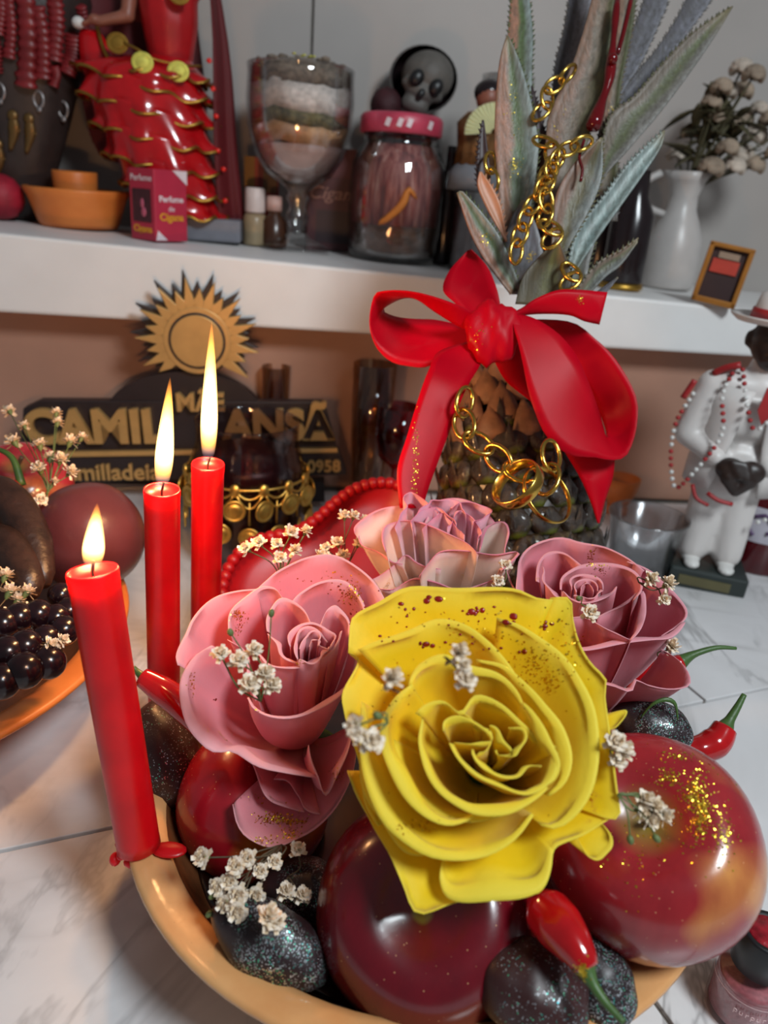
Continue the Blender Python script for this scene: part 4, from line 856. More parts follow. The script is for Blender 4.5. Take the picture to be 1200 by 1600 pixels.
for k in range(20):
    an = R_(-38+256*k/19); L = 98 if k % 2 == 0 else 82
    dr = np.array([math.cos(an), math.sin(an)]); sd = np.array([-dr[1], dr[0]]); c = np.array(sc_)
    for nm, mt, sx, y, th, of in (('ray_backing', M['signblack'], 1.16, .007, .006, np.array([-5, 6])*u), ('sun_ray', M['signgold'], 1.0, .0, .006, np.zeros(2))):
        q = [c+of+dr*50*u-sd*8.5*u*sx, c+of+dr*(62)*u-sd*8*u*sx, c+of+dr*L*u*(1+.04*(sx > 1)), c+of+dr*62*u+sd*8*u*sx, c+of+dr*50*u+sd*8.5*u*sx]
        V, F = prism(q, th); mk(nm, (V+np.array([0, y, 0]), F), mt, sign, smooth=False, local=True, bevel=.0006)
def st(body, x, y, hpx, bold, al='LEFT'):
    a, b = sg(x, y), sg(x, y-hpx); sz = (b[1]-a[1])/.70
    text(body, sz, M['signgold'], sign, Matrix.Translation((a[0], -.0005, a[1])) @ Matrix.Rotation(math.pi/2, 4, 'X'), .003, bold, al)
st('CAMIL', 42, 690, 50, .0016); st('ANSÃ', 520, 684, 44, .0016, 'RIGHT'); st('MÃE', 314, 640, 26, .0008, 'CENTER')
st('@camilladeia', 52, 749, 24, .0004); st('8-0958', 532, 735, 17, .0004, 'RIGHT')

# ------------------------------------------------------------------ left clay bowl: apple, dark fruit, pod, grapes
c = PD(35, 765, .52); apple(c, .033, nrm(np.array([.1, -.35, .9])), apple_mat('apple_skin_pale', (196, 60, 66), (160, 30, 44), (200, 150, 80), .55, .8, False), 'pinkish red apple at the back of the left clay bowl', .93)
c = PD(139, 838, .475); darkfruit(c, .0335, nrm(np.array([.1, -.3, 1])), M['passion'], 'large smooth purple brown round fruit in the left clay bowl', .012, 'round_fruit')
th = thing('curved_pod', 'wrinkled brown curved pod lying across the left clay bowl', 'pod', PD(0, 790, .44))
mk('pod', tube(spl([PD(-60, 800, .44), PD(-20, 770, .44), PD(20, 790, .435), PD(50, 845, .425), PD(70, 915, .41)], 26), np.interp(np.linspace(0, 1, 26), [0, .3, .7, .92, 1], [.009, .0115, .0105, .007, .003]), 16), M['pod'], th)
th = thing('curved_pod', 'second darker brown pod tucked under the curved one', 'pod', PD(10, 870, .41)); mk('pod', tube(spl([PD(-50, 850, .42), PD(0, 850, .415), PD(35, 890, .40), PD(50, 930, .39)], 20), np.interp(np.linspace(0, 1, 20), [0, .4, .9, 1], [.010, .011, .008, .004]), 14), M['pod'], th)
GM = []
gpos = [(108, 955, .385, 22), (95, 930, .395, 20), (100, 985, .372, 24), (72, 1000, .365, 25), (60, 960, .375, 24), (40, 1010, .355, 27), (76, 1035, .352, 27), (12, 1020, .35, 28), (38, 1048, .343, 30), (2, 1065, .338, 30), (30, 965, .37, 24), (88, 965, .378, 22), (5, 975, .365, 25)]
rows_g = [sorted([q for q in gpos if q[1] < 980], key=lambda q: -q[0]), sorted([q for q in gpos if 980 <= q[1] < 1030], key=lambda q: -q[0]), sorted([q for q in gpos if q[1] >= 1030], key=lambda q: -q[0])]
def glabel(q):
    for nm, r in zip(('back', 'middle', 'front'), rows_g):
        if q in r: return 'black grape %s from the right in the %s row of the left bowl heap' % (('first', 'second', 'third', 'fourth', 'fifth', 'sixth', 'seventh')[r.index(q)], nm)
g0 = None
for x, y, d, r in gpos:
    p = PD(x, y, d)
    if g0 is None: g0 = mk('grape', ball((0, 0, 0), 1.0, 20, 14), M['grape']); o = g0
    else: o = g0.copy(); COL.objects.link(o)
    o.location = p; o.scale = (r*d/1200,)*3; o.rotation_euler = (random.random()*3, random.random()*3, 0); tag(o, glabel((x, y, d, r)), 'grape', 'black grapes in the left clay bowl')
# chili on the far apple
th = thing('green_stem_chili', 'blurred red chili with a green stem over the left bowl\'s apple', 'chili pepper', PD(20, 760, .47)); mk('pod', tube(spl([PD(34, 760, .47), PD(20, 770, .468), PD(-10, 775, .466)], 12), np.linspace(.006, .003, 12), 12), M['chili'], th); mk('stem', tube(spl([PD(34, 758, .47), PD(22, 720, .472), PD(5, 705, .473), PD(-15, 700, .474)], 12), np.linspace(.0028, .0012, 12), 8), M['green'], th)

# ------------------------------------------------------------------ things on the shelf
def stand(px, py):
    p = PS(px, py); v = (p-W0) @ WN
    if v < -.105: p = PV(px, py, -.105)
    p[2] = shelf_z(p[0])+.0014
    return p, ((p-CAM) @ FW)/1200.0     # foot point on the shelf and metres per pixel there
def turned(name, label, cat, px, py, parts, group=None, n=32, tw=0):
    p, k = stand(px, py); t = thing(name, label, cat, p, rot=(0, 0, tw), group=group)
    for nm, pr, mt, *kw in parts: mk(nm, lathe([(r*k, z*k) for r, z in pr], n, wob=kw[0].get('wob') if kw else None), mt, t, local=True, label=kw[0].get('label') if kw else None)
    return t, k
# orange clay dish and the small cup in it
t, k = turned('clay_dish', 'flared orange clay dish on the shelf beside the dancer', 'dish', 124, 344, [('body', [(0, 2), (52, 2), (56, 0), (60, 8), (72, 48), (78, 60), (77, 64), (73, 61), (66, 46), (54, 8), (0, 6)], M['clay2'])])
p = stand(122, 344)[0]+np.array([0, 0, 8*k]); tc = thing('clay_cup', 'small round orange clay cup standing inside the flared dish', 'cup', p)
mk('body', lathe([(0, 0), (26*k, 0), (29*k, 4*k), (33*k, 80*k), (32*k, 84*k), (30*k, 80*k), (26*k, 8*k), (0, 6*k)], 32), M['clay2'], tc, local=True)
# red ball
p, k = stand(5, 345); o = mk('red_ball', ball((0, 0, 0), 34*k, 14, 9, None, lambda q: q*(1+.05*math.sin(7*q[0]+3*q[2])*math.cos(6*q[1]))), pm('crimson_rough', (150, 22, 44), .6, var=.3, bump=.4)); o.location = p+np.array([0, 0, 33*k]); tag(o, 'rough crimson ball on the shelf in front of the dark statue', 'ball')
# dark tapering statue
fl = mk('floor', boxm((0, 0, -.80), (3.0, 2.6, .04)), pm('floor_grey', (120, 112, 106), .6), smooth=False); fl['kind'] = 'structure'
p, k = stand(6, 338); p = p-WN*.03; st_ = thing('dark_statue', 'dark tapering statue hung with red ruffles and small gold figures', 'statue', p)
M['statue'] = pm('dark_bronze', (48, 38, 36), .45, var=.2, bump=.15); M['ruff'] = pm('dark_red_ruffle', (122, 32, 36), .4, var=.25, bump=.2); M['silver'] = pm('tarnished_silver', (150, 145, 145), .35, metal=.6)
mk('body', lathe([(0, 0), (50*k, 0), (50*k, 12*k), (60*k, 40*k), (86*k, 120*k), (116*k, 220*k), (136*k, 300*k), (146*k, 350*k), (140*k, 400*k), (90*k, 450*k), (0, 470*k)], 40, wob=lambda a, s: 1+.012*math.cos(9*a)), M['statue'], st_, local=True)
def on_statue(px, py, lift=.004):
    d = ray(px, py); q = CAM+d*(((p-CAM) @ WN)/(d @ WN)); z = q[2]-p[2]; zz = [0, 40, 120, 220, 300, 350, 400, 450]; r = np.interp(z/k, zz, [50, 60, 86, 116, 136, 146, 140, 90])*k
    x = (q-p) @ WE; x = max(-r*.97, min(r*.97, x*.95)); return p+WE*x+WN*(math.sqrt(max(0, r*r-x*x))+lift)+np.array([0, 0, z])
for x, y0, x1, y1, w in [(38, -40, 36, 60, 9), (62, -60, 60, 108, 15), (80, -30, 84, 92, 13), (105, -50, 100, 60, 14), (128, 10, 116, 82, 15), (8, 20, 10, 82, 14), (-8, -30, -12, 70, 13), (100, 70, 98, 106, 9), (24, -60, 20, 20, 10), (140, -40, 138, 30, 9)]:
    P = spl([on_statue(x, y0), on_statue((x+x1)/2+4, (y0+y1)/2), on_statue(x1, y1)], 40); mk('ruffle', tube(P, [w*k*(.88+.13*math.sin(i*1.5))*(1 if i < 34 else 1.15) for i in range(40)], 10), M['ruff'], st_)
for x, y in [(19, 118), (77, 130), (110, 145), (-6, 95)]:
    c = on_statue(x, y, .003); mk('knot', join(tube([c+WE*7*k*math.cos(a)+np.array([0, 0, 13*k*math.sin(a)]) for a in np.linspace(0, 6.28, 16, endpoint=False)], 2.2*k, 6, closed=True), ball(c-np.array([0, 0, 16*k]), 4*k, 8, 6)), M['silver'], st_)
for x, y in [(4, 200), (38, 185), (62, 190), (12, 235)]:
    a, b, c2 = on_statue(x, y-26, .004), on_statue(x+1, y, .005), on_statue(x-6, y+34, .004); mk('gold_figure', join(ball(a, (8*k, 8*k, 9*k)), tube(spl([a, b, c2], 12), np.interp(np.linspace(0, 1, 12), [0, .3, .6, 1], [5*k, 9*k, 7*k, 3*k]), 8), tube([b+WE*9*k, b-WE*8*k+np.array([0, 0, 4*k])], 3*k, 6)), pm('old_gold', (120, 92, 52), .4, metal=.6), st_)
st_.scale = (1, .62, 1)
# dancer in a ruffled red dress
p, k = stand(312, 368); dn = thing('dancer_figurine', 'figurine of a dancer in a glossy red gold trimmed ruffled dress', 'figurine', p, rot=Matrix(((WE[0], -WN[0], 0), (WE[1], -WN[1], 0), (0, 0, 1))))
M['dress'] = pm('glossy_red_enamel', (176, 14, 22), .18, var=.2, vs=50, coat=.4); M['bodice'] = pm('red_bodice', (170, 20, 26), .4); M['skin'] = pm('tan_skin_paint', (140, 84, 66), .45); M['veil'] = N('dark_red_net').m
vm = M['veil']; vb = vm.node_tree.nodes['Principled BSDF']; vb.inputs['Base Color'].default_value = (*lin((96, 12, 20)), 1); vb.inputs['Roughness'].default_value = .7; vb.inputs['Alpha'].default_value = .86
def L_(x, y, dy=0): return np.array([(x-312)*k, dy*k, (368-y)*k])      # figurine frame: pixels at its own depth
rows = [(88, 250, 308), (112, 205, 322), (140, 150, 328), (175, 145, 332), (212, 165, 334), (250, 180, 338), (288, 200, 340), (322, 225, 343), (350, 250, 345)]
for i in range(len(rows)-2):
    G = []; nA = 84; (y0, l0, r0), (y1, l1, r1), (y2, l2, r2) = rows[i], rows[i+1], rows[i+2]; ph = i*1.7
    for u in np.linspace(0, 1, 10):
        if u < .6: w = u/.6; y, l, r = y0+(y1-y0)*w, l0+(l1-l0)*w, r0+(r1-r0)*w
        else: w = (u-.6)/.4; y, l, r = y1+(y2-y1)*w*.35, l1+(l2-l1)*w*.3, r1+(r2-r1)*w*.3
        cx, rx = (l+r)/2, (r-l)/2*(.86+.05*u)+15*u**2; row = []
        for j in range(nA+1):
            a = 2*math.pi*j/nA; wv_ = math.sin(10*a+ph+.8*math.sin(3*a)); rr = 1+u**1.5*.075*wv_
            x = cx+rx*math.cos(a)*rr; d = min(rx, 66+i*.5)*math.sin(a)*rr; tilt = -.34*(x-300)*(.8 if x < 300 else -.25)*(1-i*.09)
            row.append(L_(x, y-tilt*(1 if i > 0 else .3)+4*u*u*math.sin(10*a+ph+1.4), d))
        G.append(row)
    G = np.array(G); mk('skirt_tier', gridmesh(G), M['dress'], dn, local=True, solid=.0012); mk('gold_hem', tube(G[-1][:-1], 2.6*k, 6, closed=True), M['trimgold'], dn, local=True)
mk('skirt_fold', gridmesh(np.array([[L_(152, 55, -6), L_(166, 60, -16), L_(180, 55, -6)], [L_(150, 80, -12), L_(172, 92, -26), L_(192, 78, -10)], [L_(152, 120, -10), L_(180, 130, -34), L_(212, 108, -20)], [L_(165, 150, -10), L_(205, 165, -45), L_(250, 140, -40)]])), M['dress'], dn, local=True, solid=.0015, sub=2)
mk('fold_hem', tube(spl([L_(178, 55, -12), L_(192, 95, -30), L_(215, 122, -46), L_(240, 136, -56)], 14), 3*k, 6), M['trimgold'], dn, local=True)
blob('bodice', [('c', L_(276, 100), L_(276, 40), 30*k, 40*k), ('c', L_(276, 40), L_(272, -30), 40*k, 44*k), ('c', L_(225, -20, 0), L_(322, -20, 0), 20*k, 20*k)], M['bodice'], dn, .0028, 4)
blob('arm', [('c', L_(226, -15, -5), L_(222, 35, -18), 12*k, 10*k), ('c', L_(222, 38, -18), L_(185, 50, -24), 10*k, 8*k), ('s', L_(178, 48, -25), (9*k, 8*k, 8*k)), ('c', L_(178, 48, -25), L_(162, 56, -26), 5*k, 4*k)], M['skin'], dn, .0018, 3)
mk('knob', ball(L_(156, 54, -22), 9*k, 12, 8), M['white'], dn, local=True)
co = np.array(MW[dn])
cm_ = coin_mesh(15*k); c0 = None
for x, y, d, mt in [(249, 107, -60, 1), (295, 114, -52, 1), (214, 82, -46, 0), (298, 8, -46, 0)]:
    V, F = cm_; Bm = np.stack([np.array([1, 0, 0]), np.array([0, 0, 1.]), np.array([0, -1, 0])], 1); mk('coin', (V @ Bm.T+L_(x, y, d-8), F), M['brightgold'] if mt else M['trimgold'], dn, local=True, smooth=False)
mk('belt', tube(spl([L_(216, 78, -50), L_(240, 88, -62), L_(262, 100, -60), L_(300, 104, -54), L_(322, 100, -30)], 20), 2.2*k, 6), M['trimgold'], dn, local=True)
vl = lambda pts: [L_(*q) for q in pts]
G = [];
for (x, y, d), (x2, y2, d2) in zip([(330, -40, -10), (338, 60, -12), (336, 150, -20), (338, 250, -22), (342, 345, -10)], [(335, -60, 40), (358, 60, 20), (366, 150, 14), (370, 250, 12), (384, 345, 20)]):
    a, b = L_(x, y, d), L_(x2, y2, d2); G.append([a+(b-a)*q+np.array([0, -5*k*math.sin(q*9), 0]) for q in np.linspace(0, 1, 10)])
mk('veil', gridmesh(np.array(G)), vm, dn, local=True, solid=.001, sub=1)
G = [];
for (x, y, d), (x2, y2, d2) in zip([(150, -40, 20), (146, 60, 24), (138, 130, 28), (142, 200, 28), (160, 250, 28)], [(300, -50, 60), (310, 60, 62), (320, 130, 60), (320, 200, 60), (320, 280, 60)]):
    a, b = L_(x, y, d), L_(x2, y2, d2); G.append([a+(b-a)*q+np.array([0, 5*k*math.sin(q*12), 0]) for q in np.linspace(0, 1, 12)])
mk('veil', gridmesh(np.array(G)), vm, dn, local=True, solid=.001, sub=1)
for x, y in [(333, 90), (342, 170), (344, 222), (352, 250), (338, 130), (354, 300)]: mk('sequin', ball(L_(x, y, -25), (4*k, 2*k, 4*k), 8, 6), pm('red_sequin', (220, 30, 20), .2), dn, local=True)
mk('plinth', boxm(L_(325, 349, 5), (106*k, 90*k, 38*k)), pm('grey_plinth', (116, 116, 124), .6, bump=.2), dn, local=True, smooth=False, bevel=.003)
# pink carton
p, k = stand(244, 380); bx = thing('pink_carton', 'crimson perfume carton with white and yellow lettering in front of the dancer', 'box', p, rot=(0, 0, R_(56)))
wl, wr, hh = 60*k, 64*k, 120*k; mk('carton', boxm((wr/2, wl/2, hh/2), (wr, wl, hh)), pm('crimson_card', (178, 40, 66), .5, var=.06), bx, local=True, smooth=False, bevel=.0012)
MWt, MY = pm('print_white', (225, 210, 215), .5), pm('print_yellow', (214, 150, 40), .5); FL = Matrix(((0, 0, -1, 0), (-1, 0, 0, 0), (0, 1, 0, 0), (0, 0, 0, 1))); FR = Matrix(((1, 0, 0, 0), (0, 0, -1, 0), (0, 1, 0, 0), (0, 0, 0, 1)))
def onL(y, z): return Matrix.Translation((-.0004, y, z)) @ FL
def onR(x, z): return Matrix.Translation((x, -.0004, z)) @ FR
text('Perfume', wl*.25, MWt, bx, onL(wl/2, hh*.83), .0002); text('Cigana', wl*.27, MY, bx, onL(wl/2, hh*.12), .0002, .0003)
mk('picture', boxm((-.0003, wl/2, hh*.49), (.0008, wl*.72, hh*.46)), pm('dark_print', (66, 24, 34), .5, var=.3, vs=150), bx, local=True, smooth=False)
mk('picture_figure', join(ball((-.0008, wl*.47, hh*.52), (.0006, wl*.07, hh*.07), 10, 6), ball((-.0008, wl*.42, hh*.40), (.0006, wl*.10, hh*.07), 10, 6)), pm('pink_print', (190, 90, 116), .5), bx, local=True)
text('Perfume', wr*.22, MWt, bx, onR(wr/2, hh*.56), .0002, .0002); text('de', wr*.2, MWt, bx, onR(wr/2, hh*.43), .0002); text('Cigana', wr*.27, MY, bx, onR(wr/2, hh*.30), .0002, .0003)
mk('white_corner', (np.array([(wr*.55, -.0006, hh), (wr, -.0006, hh), (wr, -.0006, hh*.8)]), [(0, 1, 2)]), MWt, bx, local=True, smooth=False); mk('white_corner', (np.array([(0, -.0006, hh*.02), (wr*.35, -.0006, hh*.02), (wr*.06, -.0006, hh*.16)]), [(0, 1, 2)]), MWt, bx, local=True, smooth=False)
# little bottles and boxes between dancer and goblet
turned('small_bottle', 'little beige bottle with a white cap left of the goblet', 'bottle', 398, 378, [('body', [(0, 0), (16, 0), (18, 3), (18, 44), (15, 52), (0, 54)], pm('beige_liquid', (150, 132, 104), .3)), ('cap', [(0, 54), (15, 54), (15.5, 58), (15, 92), (13, 95), (0, 95)], pm('cream_cap', (205, 190, 185), .5))])
turned('brown_bottle', 'little dark brown bottle behind the goblet stem', 'bottle', 428, 372, [('body', [(0, 0), (19, 0), (20, 4), (20, 44), (10, 54), (10, 62), (0, 62)], pm('brown_glass', (64, 38, 24), .25)), ('cap', [(0, 60), (12, 60), (12, 84), (0, 85)], pm('pale_cap', (196, 160, 150), .5))])
def carton(label, px, py, w, h, d, cols, back=.0, rz=0, mtn='carton', name='carton', z0=0):
    p, k = stand(px, py); p = p-WN*back; t = thing(name, label, 'box', p, rot=Matrix(((WE[0], -WN[0], 0), (WE[1], -WN[1], 0), (0, 0, 1))) @ Matrix.Rotation(rz, 3, 'Z'))
    mk('card', boxm((0, d*k/2, h*k/2), (w*k, d*k, h*k)), pm(name+'_card', cols[0], .5), t, local=True, smooth=False, bevel=.001)
    for x0, x1, y0, y1, c in cols[1:]: mk('print', boxm(((x0+x1)/2*w*k, -.0003, (y0+y1)/2*h*k), ((x1-x0)*w*k, .0008, (y1-y0)*h*k)), pm('print_ink', c, .5), t, local=True, smooth=False)
    return t, k
carton('red box with a yellow striped edge behind the white capped bottle', 404, 374, 54, 146, 20, [(120, 20, 20), (-.5, -.2, .66, 1, (176, 130, 60)), (-.2, -.1, .66, 1, (190, 80, 60)), (.05, .45, .6, .95, (100, 66, 30)), (.0, .4, .2, .5, (170, 30, 24))], .04)
t, k = carton('dark wine red pack with tan script lettering behind the goblet', 515, 385, 74, 172, 26, [(70, 24, 30), (-.5, .5, .72, 1, (84, 30, 36)), (-.3, .4, .08, .4, (44, 20, 26))], .03, .0, name='dark_red_pack')
text('Cigana', 30*k, pm('tan_print', (140, 96, 84), .5), t, Matrix.Translation((4*k, -.001, 88*k)) @ Matrix.Rotation(math.pi/2, 4, 'X'), .0002, .0002, shear=.3)
# goblet with layers
GO = lambda r: r
M['layer_grey'] = pm('grey_brown_crumbs', (120, 106, 92), .8, var=.5, vs=170, bump=1, bs=200); M['layer_white'] = pm('white_crumbs', (216, 204, 196), .8, var=.25, vs=160, bump=1, bs=180); M['layer_green'] = pm('herb_layer', (108, 98, 66), .8, var=.6, vs=180, bump=1, bs=220); M['layer_tan'] = pm('tan_sand', (190, 146, 106), .8, var=.2, vs=120, bump=.4); M['layer_pale'] = pm('pale_pink_sand', (206, 176, 168), .8, var=.1, bump=.3)
jag = lambda a, s: 1+.012*math.sin(9*a)+.012*math.sin(17*a+5*s)
def uneven(o, amp, f0):      # wavy upper and lower faces for a poured layer
    for v in o.data.vertices:
        a = math.atan2(v.co.y, v.co.x); v.co.z += amp*(math.sin(3*a+f0)+.6*math.sin(7*a+2*f0)+.4*math.sin(13*a+f0))
t, k = turned('layered_goblet', 'big glass goblet filled with layers of sand herbs and crumbs', 'goblet', 463, 393, [
  ('glass', [(0, 2), (50, 2), (54, 3), (54, 6), (40, 14), (20, 24), (14, 34), (13, 44), (18, 54), (19, 62), (15, 72), (13, 82), (19, 96), (16, 106), (24, 116), (50, 136), (66, 168), (76, 214), (79, 258), (77, 298), (78, 314), (76, 316), (74, 312), (74, 296), (75, 258), (72, 216), (62, 172), (46, 142), (20, 122), (0, 120)], M['glass']),
  ('pale_layer', [(0, 123), (18, 124), (44, 144), (59, 172), (64, 186), (0, 188)], M['layer_pale'], {'wob': jag}), ('tan_layer', [(0, 186), (63, 187), (69, 205), (70.5, 216), (0, 218)], M['layer_tan'], {'wob': jag}), ('herb_layer', [(0, 216), (70, 217), (72, 238), (0, 240)], M['layer_green'], {'wob': jag}),
  ('white_layer', [(0, 236), (71.5, 238), (73, 258), (72.5, 282), (0, 286)], M['layer_white'], {'wob': jag}), ('crumb_layer', [(0, 280), (72, 282), (71, 300), (70, 312), (50, 322), (20, 324), (0, 322)], M['layer_grey'], {'wob': jag})])
for o in t.children:
    if 'layer' in o.name and 'crumb' not in o.name and 'pale' not in o.name: uneven(o, 3.2*k, 1.3)
ms = []
for i in range(60):
    a = random.random()*6.28; r = math.sqrt(random.random())*64*k; ms.append(ball((r*math.cos(a), r*math.sin(a), (316+random.random()*8)*k), (random.uniform(3, 8)*k, random.uniform(3, 7)*k, random.uniform(2, 5)*k), 6, 4))
mk('crumb_top', join(*ms), M['layer_grey'], t, local=True, kind='stuff'); mk('gold_flake', join(*[ball((random.uniform(-30, 30)*k, random.uniform(-50, -20)*k, 328*k), (3*k, 2*k, 2*k), 6, 4) for i in range(6)]), M['brightgold'], t, local=True, kind='stuff')
# ribbed jar with pink lid
m = N('red_brown_potpourri'); m.set(col=m.rmp(m.noise(170, 4, .6, stretch=(1, 1, .10)), [(.3, lin((70, 34, 34))), (.45, lin((140, 66, 62))), (.58, lin((176, 116, 106))), (.7, lin((206, 168, 158)))]), rough=.5); m.bump(m.noise(170, 3, stretch=(1, 1, .1)), .6, .001); M['potion'] = m.m; M['potion2'] = pm('brown_dregs', (86, 60, 44), .8, var=.5, vs=110, bump=1, bs=140)
rib = lambda a, s: 1+(.022*math.sin(20*a) if .12 < s < .5 else 0)
t, k = turned('ribbed_jar', 'ribbed glass jar with a pink lid and red brown filling', 'jar', 612, 408, [
  ('glass', [(0, 2), (62, 2), (68, 6), (70, 20), (72, 60), (72, 120), (70, 160), (62, 182), (54, 194), (54, 212), (51, 212), (51, 194), (58, 180), (66, 158), (68, 120), (68, 60), (66, 22), (60, 8), (0, 6)], M['glass'], {'wob': rib}),
  ('dregs', [(0, 8), (58, 9), (64, 22), (65.5, 50), (66, 62), (0, 66)], M['potion2'], {'wob': jag}), ('filling', [(0, 60), (66, 62), (67, 120), (64, 158), (56, 178), (50, 192), (0, 194)], M['potion'], {'wob': lambda a, s: 1+.02*math.sin(14*a)+.015*math.sin(31*a)}),
  ('lid', [(0, 240), (54, 240), (58, 238), (61, 233), (61, 210), (59, 208), (56, 208)], pm('pink_lid', (186, 62, 86), .4, var=.2, vs=60)), ])
mk('orange_peel', tube(spl([np.array([-22, -65, 62])*k, np.array([0, -69, 84])*k, np.array([12, -68, 102])*k, np.array([18, -67, 122])*k, np.array([30, -63, 108])*k], 16), np.array([.3, .8, 1, 1, 1, 1, 1, 1, 1, 1, .9, .8, .8, .7, .6, .3])*6*k, 8), pm('orange_peel', (214, 130, 50), .6), t, local=True)
mk('lid_print', join(*[boxm(np.array([61.3*math.sin(a), -61.3*math.cos(a), 223])*k, (7*k, 1.2*k, 13*k), np.array(Euler((0, .3, a)).to_matrix())) for a in (-.3, -.02, .2, .75)]), MWt, t, local=True, smooth=False)
# dark red rose-shaped knob, skull figure, glass, fan doll, wine, bottle
M['darkred'] = pm('dark_red_velvet', (58, 18, 24), .7, var=.3, bump=.5)
p, k = stand(592, 392); t = thing('dark_red_flower', 'dark red flower head on a stem left of the skull', 'flower', p-WN*.03); k *= 1.04
mk('stem', tube([np.array([0, 0, 0]), np.array([0, 0, 215*k])], 4*k, 6), M['green'], t, local=True); mk('head', ball((0, 0, 236*k), (23*k, 23*k, 27*k), 20, 14, None, lambda q: q*(1+.07*math.sin(8*q[0]+5*q[2])*math.sin(9*q[1]))), M['darkred'], t, local=True)
p, k = stand(648, 395); p = p-WN*.045; k *= 1.05; t = thing('skull_figure', 'hooded black figure with a grey skull face behind the jar', 'figurine', p, rot=Matrix(((WE[0], -WN[0], 0), (WE[1], -WN[1], 0), (0, 0, 1))))
mk('robe', lathe([(0, 0), (38*k, 0), (40*k, 20*k), (36*k, 120*k), (36*k, 180*k), (30*k, 210*k), (0, 225*k)], 32, wob=lambda a, s: 1+.04*math.cos(8*a)), M['blackgloss'], t, local=True)
TS_ = Matrix.Rotation(R_(22), 4, 'Y'); hz = 272*k
blob('skull', [('s', (0, 0, 12*k), (38*k, 40*k, 38*k)), ('c', (-8*k, -22*k, -14*k), (8*k, -22*k, -14*k), 17*k, 17*k), ('c', (-7*k, -22*k, -36*k), (7*k, -22*k, -36*k), 14*k, 14*k), ('s', (-22*k, -22*k, -12*k), (10*k, 10*k, 9*k)), ('s', (22*k, -22*k, -12*k), (10*k, 10*k, 9*k))], pm('grey_bone', (92, 88, 83), .6, var=.15, bump=.2), t, .0022, 3, mw=Matrix.Translation((0, -6*k, hz)) @ TS_)
for x in (-15, 15): mk('eye_socket', ball((x*k, -38*k, -3*k), (10*k, 7*k, 13*k), 14, 10), M['black'], t, local=True, mw=Matrix.Translation((0, -6*k, hz)) @ TS_)
mk('nose_hole', ball((0, -41*k, -21*k), (5*k, 4*k, 8*k), 10, 8), M['black'], t, local=True, mw=Matrix.Translation((0, -6*k, hz)) @ TS_)
mk('hood', lathe([(47*k, -14*k), (50*k, -4*k), (48*k, 10*k), (40*k, 26*k), (20*k, 36*k), (0, 40*k)], 32, (0, 0, 0), basis(np.array([0, 1, .0]))), M['blackgloss'], t, local=True, mw=Matrix.Translation((0, 6*k, hz+8*k)) @ TS_)
turned('clear_tumbler', 'clear glass tumbler standing behind the gold fan', 'glass', 762, 398, [('glass', [(0, 0), (30, 0), (31, 4), (38, 300), (36, 300), (29, 8), (0, 6)], M['glass'])])
p, k = stand(722, 408); t = thing('fan_doll', 'small doll holding an open pale gold fan beside the pineapple leaves', 'figurine', p+WN*.022, rot=Matrix(((WE[0], -WN[0], 0), (WE[1], -WN[1], 0), (0, 0, 1))))
stripe = lambda a, s: 1+.05*math.sin(12*a)
mk('skirt', lathe([(0, 120*k), (40*k, 124*k), (38*k, 150*k), (30*k, 165*k), (0, 166*k)], 32), pm('silver_cloth', (132, 138, 146), .5, bump=.3), t, local=True); mk('legs', lathe([(0, 0), (26*k, 0), (24*k, 60*k), (28*k, 124*k)], 24), M['black'], t, local=True)
mk('bodice', lathe([(0, 160*k), (32*k, 162*k), (30*k, 190*k), (33*k, 225*k), (20*k, 240*k), (0, 244*k)], 36, wob=stripe), pm('brown_gold_stripe', (120, 84, 48), .4, metal=.3, var=.5, vs=90), t, local=True)
mk('head', ball((8*k, 4*k, 262*k), (18*k, 18*k, 22*k)), M['skin'], t, local=True); mk('hair', ball((8*k, 8*k, 270*k), (21*k, 20*k, 20*k)), M['blackgloss'], t, local=True)
G = []; nF = 44
for i in range(nF+1):
    a = math.pi*1.02*i/nF-.15; z = 1.8*k*(1 if i % 2 else -1); G.append([np.array([14*k-r*k*math.cos(a), -38*k+z*(r/44), 210*k+r*k*math.sin(a)]) for r in (6, 18, 30, 38, 43)])
mk('fan', gridmesh(np.array(G)), pm('pale_brass', (214, 216, 176), .5, metal=.15), t, local=True, solid=.0006, smooth=False)
turned('wine_glass', 'small glass of dark red wine behind the ribbon bow', 'glass', 726, 424, [('glass', [(0, 0), (26, 0), (27, 4), (29, 128), (27.5, 128), (25.5, 8), (0, 6)], M['glass']), ('wine', [(0, 8), (25, 9), (27, 104), (0, 104)], pm('dark_wine', (62, 8, 16), .1))])
turned('black_bottle', 'slim black bottle between the ribbed jar and wine glass', 'bottle', 690, 412, [('body', [(0, 0), (15, 0), (16, 4), (16, 130), (8, 160), (7, 190), (0, 190)], M['blackgloss'])])
turned('dark_candle_jar', 'tall black bottle with a gold foot between pineapple and white vase', 'bottle', 968, 452, [('body', [(0, 8), (30, 8), (32, 14), (32, 120), (18, 150), (14, 190), (0, 190)], M['blackgloss']), ('gold_foot', [(0, 0), (33, 0), (34, 4), (32, 10), (0, 10)], M['trimgold'])])
turned('black_bottle', 'plain black bottle close to the pineapple leaves at the right', 'bottle', 930, 440, [('body', [(0, 0), (24, 0), (25, 4), (25, 110), (12, 140), (10, 180), (0, 180)], M['blackgloss'])])
